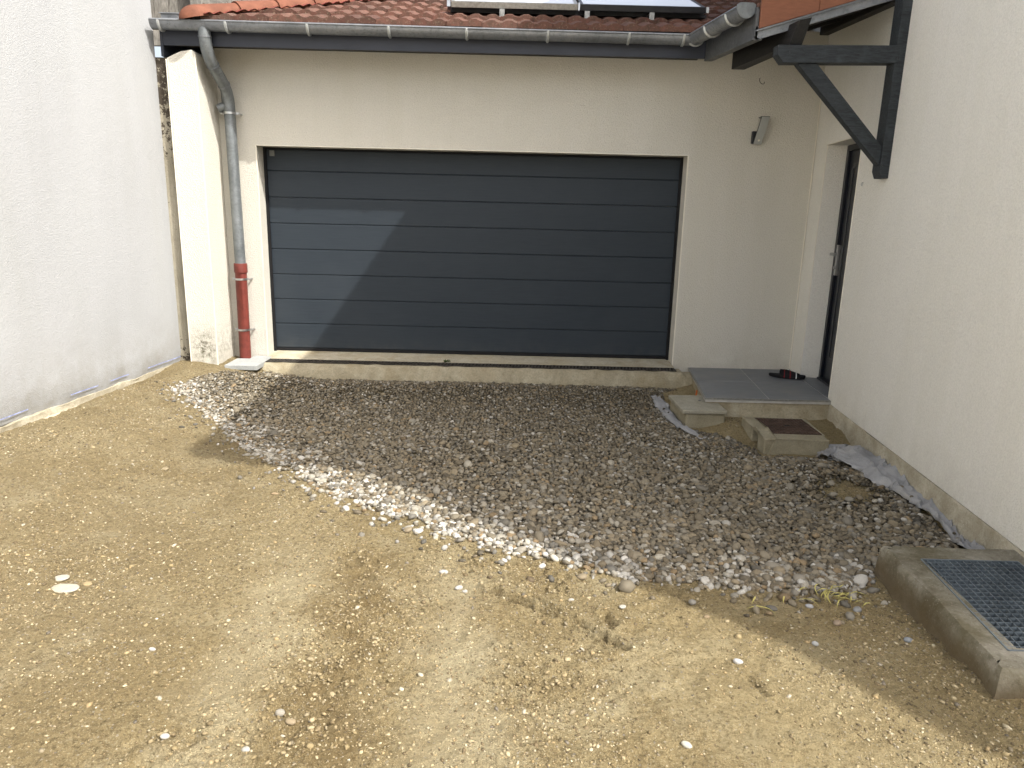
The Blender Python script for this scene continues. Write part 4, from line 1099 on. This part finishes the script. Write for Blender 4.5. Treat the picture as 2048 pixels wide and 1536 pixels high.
def scatter(name, base, P, S, cols, seed, tilt=.35, amp=.15, ang=2, mat=None):
    pv, pf = base; pr = np.array(protos(pv, 14, seed, amp, ang)); n = len(P)
    r_ = np.random.default_rng(seed+1); pick = r_.integers(0, 14, n)
    Rm_ = rotm(r_.uniform(0, 6.283, n), r_.normal(0, tilt, n), r_.normal(0, tilt, n))
    Vv = pr[pick]*S[:,None,:]; Vv = np.einsum('nij,nkj->nki', Rm_, Vv)+P[:,None,:]
    k = len(pv); Ff = pf[None]+(np.arange(n)*k)[:,None,None]
    cc = np.repeat(cols, k, 0)
    return npmesh(name, Vv.reshape(-1,3), Ff.reshape(-1,3), mat or M['stone'], cc)
BED = np.array([(-2.84,-.99),(-2.83,-1.16),(-2.59,-1.43),(-2.37,-1.63),(-2.15,-1.84),(-1.9,-2.15),(-1.69,-2.34),(-1.31,-2.72),(-.99,-3.0),(-.74,-3.21),(-.43,-3.42),(-.21,-3.58),(.05,-3.69),(.3,-3.76),(.5,-3.89),(.68,-3.92),(.9,-3.96),(1.12,-3.99),(1.34,-4.0),(1.57,-4.0),(1.76,-3.90),(1.80,-3.82),(2.44,-3.80),(2.46,-3.35),(2.5,-2.9),(2.5,-2.35),(2.24,-2.12),(1.84,-2.10),(1.72,-1.68),(1.44,-1.55),(1.38,-1.0),(1.42,-.55),(1.60,-.40),(1.3,-.34),(-2.3,-.33),(-2.42,-.50),(-2.60,-.56),(-2.79,-.78)])
def inside(x, y, poly):
    c = np.zeros(x.shape, bool); n = len(poly)
    for i in range(n):
        x1, y1 = poly[i]; x2, y2 = poly[(i+1) % n]
        t = ((y1 > y) != (y2 > y)) & (x < (x2-x1)*(y-y1)/(y2-y1+1e-12)+x1); c ^= t
    return c
def edist(x, y, poly, sel=None):
    d = np.full(x.shape, 9.0); n = len(poly)
    for i in (sel if sel is not None else range(n)):
        a = poly[i]; b = poly[(i+1) % n]; vx, vy = b-a; t = np.clip(((x-a[0])*vx+(y-a[1])*vy)/(vx*vx+vy*vy), 0, 1)
        d = np.minimum(d, np.hypot(x-a[0]-t*vx, y-a[1]-t*vy))
    return d
def blocked(x, y):
    b = (x > 1.40) & (x < 1.78) & (y > -1.44) & (y < -.97)
    b |= (x > 1.85) & (x < 2.38) & (y > -2.07) & (y < -1.45)
    b |= (x > 1.60) & (y > -1.23)
    b |= (x > 1.77) & (y < -3.83) & (y > -4.80)
    b |= (x > wx(y)-.02) | (x < lx(y)+.02)
    b |= (y > -.34) & (x > -2.45)
    b |= (x > -2.66) & (x < -2.34) & (y > -.49)
    b |= (x < -2.73) & (x > -3.0) & (y > -.45)
    return b
def on_cloth(x, y):
    d = np.hypot(0, 0)*0 + np.full(x.shape, 9.0)
    for (cx, cy, r_) in ((2.42,-2.05,.12),(2.53,-2.18,.15),(2.53,-2.35,.15),(2.53,-2.5,.14),(2.53,-2.65,.12),(2.52,-2.8,.10),(2.51,-2.95,.08),(2.49,-3.1,.07),(2.48,-3.25,.06),(2.45,-3.4,.06),(2.44,-3.55,.07),(1.36,-.8,.05),(1.37,-1.0,.05),(1.37,-1.15,.05),(1.39,-1.3,.045),(1.40,-1.45,.035)):
        d = np.minimum(d, np.hypot(x-cx, y-cy)/r_)
    return d < 1
PAL = np.array([(.165,.142,.102),(.185,.150,.098),(.32,.30,.25),(.075,.064,.046),(.130,.124,.108),(.215,.150,.080),(.44,.425,.385),(.120,.098,.066),(.235,.215,.175)])
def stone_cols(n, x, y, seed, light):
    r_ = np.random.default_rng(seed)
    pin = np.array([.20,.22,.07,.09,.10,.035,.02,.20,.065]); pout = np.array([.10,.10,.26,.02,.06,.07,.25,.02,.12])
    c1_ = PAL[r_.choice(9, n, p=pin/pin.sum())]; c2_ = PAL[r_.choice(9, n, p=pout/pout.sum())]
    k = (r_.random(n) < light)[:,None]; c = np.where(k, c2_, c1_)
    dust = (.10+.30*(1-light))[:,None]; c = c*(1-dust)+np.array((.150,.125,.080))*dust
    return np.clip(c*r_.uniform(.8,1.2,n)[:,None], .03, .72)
def bed(n_try, size, zoff, seed, jit=1.0):
    r_ = np.random.default_rng(seed)
    step = size*1.0; xs = np.arange(-3.3, 2.6, step); ys = np.arange(-4.3, -.3, step*.9)
    X, Y = np.meshgrid(xs, ys); X = X.ravel()+r_.uniform(-.36,.36,X.size)*step; Y = Y.ravel()+r_.uniform(-.36,.36,Y.size)*step
    wob = .05*fbm(X, Y, 4, 44) + .05*fbm(X, Y, 14, 45)*(1+0*X)
    e = edist(X, Y, BED); i0 = inside(X+wob, Y+wob, BED); ef0 = edist(X, Y, BED, front)
    ins = np.where(i0, r_.random(X.size) < .55+ef0/.12, (ef0 < .30) & (r_.random(X.size) < .22*np.exp(-ef0/.07))) & ~blocked(X, Y) & ~(on_cloth(X, Y) & (r_.random(X.size) < .955))
    sand = np.exp(-(((X-2.15)/.26)**2+((Y+2.78)/.30)**2)); ins &= r_.random(X.size) > sand*1.15
    return X[ins], Y[ins], e[ins]
front = list(range(0, 20))
def mk_bed(name, size, zoff, seed, base, keep=1.0, smin=.75, smax=1.35):
    X, Y, e = bed(0, size, zoff, seed); r_ = np.random.default_rng(seed+5)
    k = r_.random(len(X)) < keep; X, Y, e = X[k], Y[k], e[k]; n = len(X)
    ef = edist(X, Y, BED, front); light = np.clip(1.0*np.exp(-(ef/.22)**1.5)*np.where(X < .6, 1.0, .55)+.05+.15*np.exp(-((X-1.7)**2+(Y+1.9)**2)/.35)+.12*fbm(X,Y,1.5,6), 0, 1)  # front edge: cleaner pale stones, plus sunlight painted in as extra whiteness
    dist = np.clip((-Y)/4.0, 0, 1); sc = size*(.60+.46*dist)*r_.lognormal(0, .24, n)
    big = (r_.random(n) < .05)*.5; sc = sc*(1+big)
    S = np.stack([sc*r_.uniform(.52,.74,n), sc*r_.uniform(.40,.56,n), sc*r_.uniform(.24,.40,n)], 1)
    edge = np.where(inside(X, Y, BED), np.clip(e/.22, 0, 1), 0)
    Z = ground_z(X, Y) + zoff*edge + S[:,2]*(.30+.28*edge) + r_.uniform(-.002,.005,n) + .010*fbm(X, Y, 3, 71)*edge
    cc_ = stone_cols(n, X, Y, seed+9, light)*(1.06 if seed == 101 else (.50+.45*np.exp(-(ef/.16)**2))[:,None]); oc = on_cloth(X, Y); Z = Z + np.where(oc, .040, 0)  # lower layers painted darker for the shade between stones, less at front edge
    return scatter(name, base, np.stack([X,Y,Z],1), S, cc_, seed)
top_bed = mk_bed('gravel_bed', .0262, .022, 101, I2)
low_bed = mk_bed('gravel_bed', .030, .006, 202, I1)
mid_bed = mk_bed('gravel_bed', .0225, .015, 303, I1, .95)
# join the three layers into one gravel bed
def join_np(objs, name):
    Vs = []; Fs = []; Cs = []; off = 0
    for o in objs:
        me = o.data; v = np.zeros(len(me.vertices)*3, np.float32); me.vertices.foreach_get('co', v); f = np.zeros(len(me.loops), np.int32); me.loops.foreach_get('vertex_index', f)
        c = np.zeros(len(me.vertices)*4, np.float32); me.color_attributes['tint'].data.foreach_get('color', c)
        Vs.append(v.reshape(-1,3)); Fs.append(f.reshape(-1,3)+off); Cs.append(c.reshape(-1,4)[:,:3]); off += len(me.vertices)
        bpy.data.objects.remove(o); bpy.data.meshes.remove(me)
    return npmesh(name, np.concatenate(Vs), np.concatenate(Fs), M['stone'], np.concatenate(Cs))
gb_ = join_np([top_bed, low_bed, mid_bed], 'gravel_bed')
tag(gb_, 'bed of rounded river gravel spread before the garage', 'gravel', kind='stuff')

# fine grit and flush stones over the dirt
def grit(n, seed, smin, smax, base, dens, pal, name, sink=.3):
    r_ = np.random.default_rng(seed); X = r_.uniform(-3.9, 2.4, n*4); Y = r_.uniform(-5.5, -.3, n*4)
    p = dens(X, Y); k = (r_.random(len(X)) < p) & ~blocked(X, Y); X, Y = X[k][:n], Y[k][:n]; m_ = len(X)
    s_ = smin*(smax/smin)**(r_.random(m_)**2.4)
    S = np.stack([s_*r_.uniform(.7,1.3,m_), s_*r_.uniform(.5,1,m_), s_*r_.uniform(.3,.6,m_)], 1)
    Z = ground_z(X, Y)+S[:,2]*(1-2*sink)*.6
    c = np.array(pal)[r_.integers(0, len(pal), m_)]*r_.uniform(.75,1.2,m_)[:,None]
    return scatter(name, base, np.stack([X,Y,Z],1), S, c, seed, tilt=.3, amp=.2, ang=4)
def dens_all(x, y):
    d = .20+.38*sst(-.1,.5,fbm(x,y,1.1,51))
    for cx, cy, r_, a in ((-2.6,-1.9,.35,.9),(-2.05,-4.1,.32,1.3),(-1.15,-3.15,.22,1.2),(-2.9,-2.6,.3,.9),(-1.5,-4.6,.2,.7),(.2,-4.95,.25,.9),(1.5,-4.6,.35,1),(1.75,-4.95,.3,1),(.1,-3.95,.3,.7),(-.6,-4.4,.35,.8),(-3.2,-1.2,.3,.8),(2.15,-2.78,.22,1.2)):
        d = d+a*np.exp(-((x-cx)**2+(y-cy)**2)/(r_*r_))
    ins = inside(x, y, BED); d = np.where(ins & (np.hypot((x-2.15)/.35,(y+2.78)/.38) > 1), .05, d)
    return np.clip(d, 0, 1)
pal_d = [(.25,.195,.10),(.31,.25,.145),(.34,.28,.165),(.12,.088,.045),(.38,.33,.22),(.20,.165,.105),(.27,.20,.10),(.15,.112,.058),(.10,.075,.04)]
gA = grit(52000, 401, .0022, .0085, I1, dens_all, pal_d, 'grit')
gB = grit(2600, 402, .006, .016, I1, dens_all, pal_d+[(.36,.32,.24),(.14,.12,.09)], 'grit', .42)
def dens_crumb(x, y):
    d = 0*x+.02
    for cx, cy, r_ in CHURN: d = d+np.exp(-((x-cx)**2+(y-cy)**2)/(r_*r_))
    d = d+.8*np.exp(-((x-1.62)**2/.03+(y+4.4)**2/.5))+.7*np.exp(-((x-1.68)**2+(y+.75)**2)/.05)+.8*np.exp(-((x-2.2)**2/.3+(y+1.34)**2/.012))+.6*np.exp(-((x-2.45)**2/.02+(y+1.7)**2/.08))
    return np.clip(d, 0, 1)
gC = grit(30000, 403, .0025, .014, I1, dens_crumb, [(.20,.155,.078),(.25,.195,.105),(.15,.112,.055),(.30,.245,.145)], 'grit', .2)
gr_ = join_np([gA, gB, gC], 'grit'); tag(gr_, 'fine grit, crumbs of earth and small stones lying on the dirt', 'grit', kind='stuff')

# individual loose stones, each one a thing
STONES = [  # x, y, length, flatness, colour, label
 (-1.925,-4.15,.115,.22,(.50,.46,.36),'large flat cream stone, biggest of the stones set in the dirt at left'),
 (-1.982,-4.07,.070,.25,(.50,.46,.37),'flat cream stone just behind the largest stone at left'),
 (-1.86,-4.09,.045,.3,(.42,.32,.17),'small yellow ochre stone right of the large flat cream stone'),
 (-.461,-3.46,.052,.5,(.60,.58,.54),'white oval pebble lying alone just outside the gravel edge'),
 (-.289,-3.90,.042,.5,(.50,.48,.44),'pale pebble alone on the sand, upper one of three in the middle'),
 (-.204,-4.047,.036,.55,(.50,.48,.44),'pale pebble touching a smaller one in the middle of the dirt'),
 (-.176,-4.07,.026,.55,(.46,.44,.40),'tiny pale pebble right of the touching pair in the dirt'),
 (.907,-4.55,.036,.6,(.64,.62,.58),'bright white round pebble near the shadow edge at lower right'),
 (.603,-5.0,.034,.5,(.56,.53,.44),'cream pebble at the bottom edge right of centre'),
 (1.417,-4.264,.040,.6,(.34,.26,.18),'brown and white pebble on the shaded dirt before the light well'),
 (1.254,-4.432,.032,.6,(.42,.42,.40),'pale grey pebble in the shaded dirt close to the shadow edge'),
 (1.353,-4.133,.036,.5,(.44,.44,.44),'light grey pebble in the shade left of the yellow straw'),
 (1.177,-4.164,.054,.4,(.15,.14,.12),'dark flat pebble in the shade in front of the gravel'),
 (1.648,-4.397,.040,.45,(.28,.30,.31),'blue grey oval pebble between straw and light well kerb'),
 (.518,-4.182,.034,.4,(.48,.45,.38),'cream flat pebble beyond the grooves in the sunny dirt'),
 (1.56,-4.15,.046,.5,(.30,.30,.29),'grey stone resting by the corner of the light well kerb'),
 (-.752,-4.875,.038,.7,(.36,.33,.27),'round grey pebble in the churned dirt at bottom left of centre'),
 (-1.075,-5.018,.030,.5,(.50,.48,.42),'white chip of stone near the bottom left'),
 (-.70,-4.93,.034,.5,(.33,.26,.16),'ochre pebble below the round grey pebble in the churned dirt'),
 (.30,-4.12,.026,.5,(.50,.47,.40),'small white pebble right of the long groove'),
 (-1.38,-3.0,.045,.3,(.38,.28,.16),'flat tan stone in the pale gravelly patch left of the bed'),
 (-2.154,-2.737,.055,.3,(.38,.31,.19),'flat tan stone with a red chip beside it on the left dirt'),
 (-1.344,-4.552,.030,.5,(.52,.50,.45),'small white stone alone in the sunny dirt at lower left'),
 (-.80,-5.06,.030,.5,(.48,.46,.40),'pale pebble at the bottom edge below the churned dirt'),
 (1.054,-3.94,.040,.5,(.44,.43,.41),'grey pebble at the tip of the gravel edge in the shade'),
]
pvb, pfb = I3
for i, (x, y, L_, fl, c, lab) in enumerate(STONES):
    v = protos(pvb, 1, 900+i, .12, 3 if fl < .42 else 0)[0]*np.array([L_*.5, L_*.36, L_*.5*fl])
    a = random.uniform(-.6, .6); ca, sa = math.cos(a), math.sin(a)
    v = v@np.array([[ca,sa,0],[-sa,ca,0],[0,0,1]])
    o = npmesh('pebble', v, pfb, M['stone'], np.tile(np.array(c)*.68, (len(v),1)))
    o.location = (x, y, float(ground_z(x, y))+L_*.5*fl*.45); tag(o, lab, 'stone', 'loose stones on the dirt')
for (x,y,z,L_,lab) in ((1.715,-.70,-.15,.07,'orange brick shard leaning against the porch step'),(-2.967,-.80,-.105,.035,'small red brick chip at the foot of the left pier')):
    mb = MB(); mb.hexa([(-L_*.15,-L_*.3,-L_*.5),(L_*.2,-L_*.25,-L_*.5),(L_*.15,L_*.3,-L_*.45),(-L_*.2,L_*.25,-L_*.5),(-L_*.1,-L_*.2,L_*.5),(L_*.1,-L_*.2,L_*.4),(L_*.12,L_*.2,L_*.45),(-L_*.12,L_*.2,L_*.55)])
    o = mb.build('brick_shard', M['brick'], bevel=.002); o.location = (x,y,z); tag(o, lab, 'brick')

# straw
mb = MB()
for i in range(26):
    cx = 1.50+random.gauss(0,.05); cy = -4.06+random.gauss(0,.028); a = random.uniform(-.5,1.2); L_ = random.uniform(.04,.13); w_ = random.uniform(.002,.005); cv_ = random.uniform(-1,1)
    if i > 20: cx = random.choice([1.12,1.25,1.60,1.36]); cy = random.choice([-4.0,-4.10,-4.18,-4.12])
    z0 = float(ground_z(cx, cy)); vs_ = []; n = 8
    for k in range(n+1):
        t = k/n-.5; aa = a+cv_*t; x = cx+math.cos(aa)*t*L_; y = cy+math.sin(aa)*t*L_; nx_, ny_ = -math.sin(aa), math.cos(aa); z = z0+.012+.018*(1-4*t*t)*random.uniform(.6,1)
        ww = w_*(1-(2*t)**2*.8); vs_ += [(x+nx_*ww,y+ny_*ww,z),(x-nx_*ww,y-ny_*ww,z+.001)]
    mb.add(vs_, [(2*k,2*k+1,2*k+3,2*k+2) for k in range(n)])
sw = mb.build('straw', M['straw'], smooth=True); s_ = sw.modifiers.new('t','SOLIDIFY'); s_.thickness=.0008
tag(sw, 'wisps of dry yellow straw at the edge of the gravel', 'straw', kind='stuff')
# weeds at the drain
mb = MB()
for (cx, cy, cz) in ((-.62,-.12,-.03),(-.60,-.11,-.03)):
    for i in range(14):
        a = random.uniform(0,6.28); L_ = random.uniform(.02,.045); el = random.uniform(.5,1.4)
        d = Vector((math.cos(a)*math.cos(el),math.sin(a)*math.cos(el),math.sin(el))); s_ = d.cross(Vector((0,0,1))).normalized()*.005
        p = Vector((cx+random.uniform(-.02,.02),cy,cz)); mb.add([p-s_*.3,p+s_*.3,p+d*L_*.6+s_,p+d*L_,p+d*L_*.6-s_],[(0,1,2,3,4)])
wd = mb.build('weed', M['leafy']); tag(wd, 'small green weed growing between the sill and the drain channel', 'weed')
print('verts', sum(len(o.data.vertices) for o in bpy.data.objects if o.type=='MESH'))
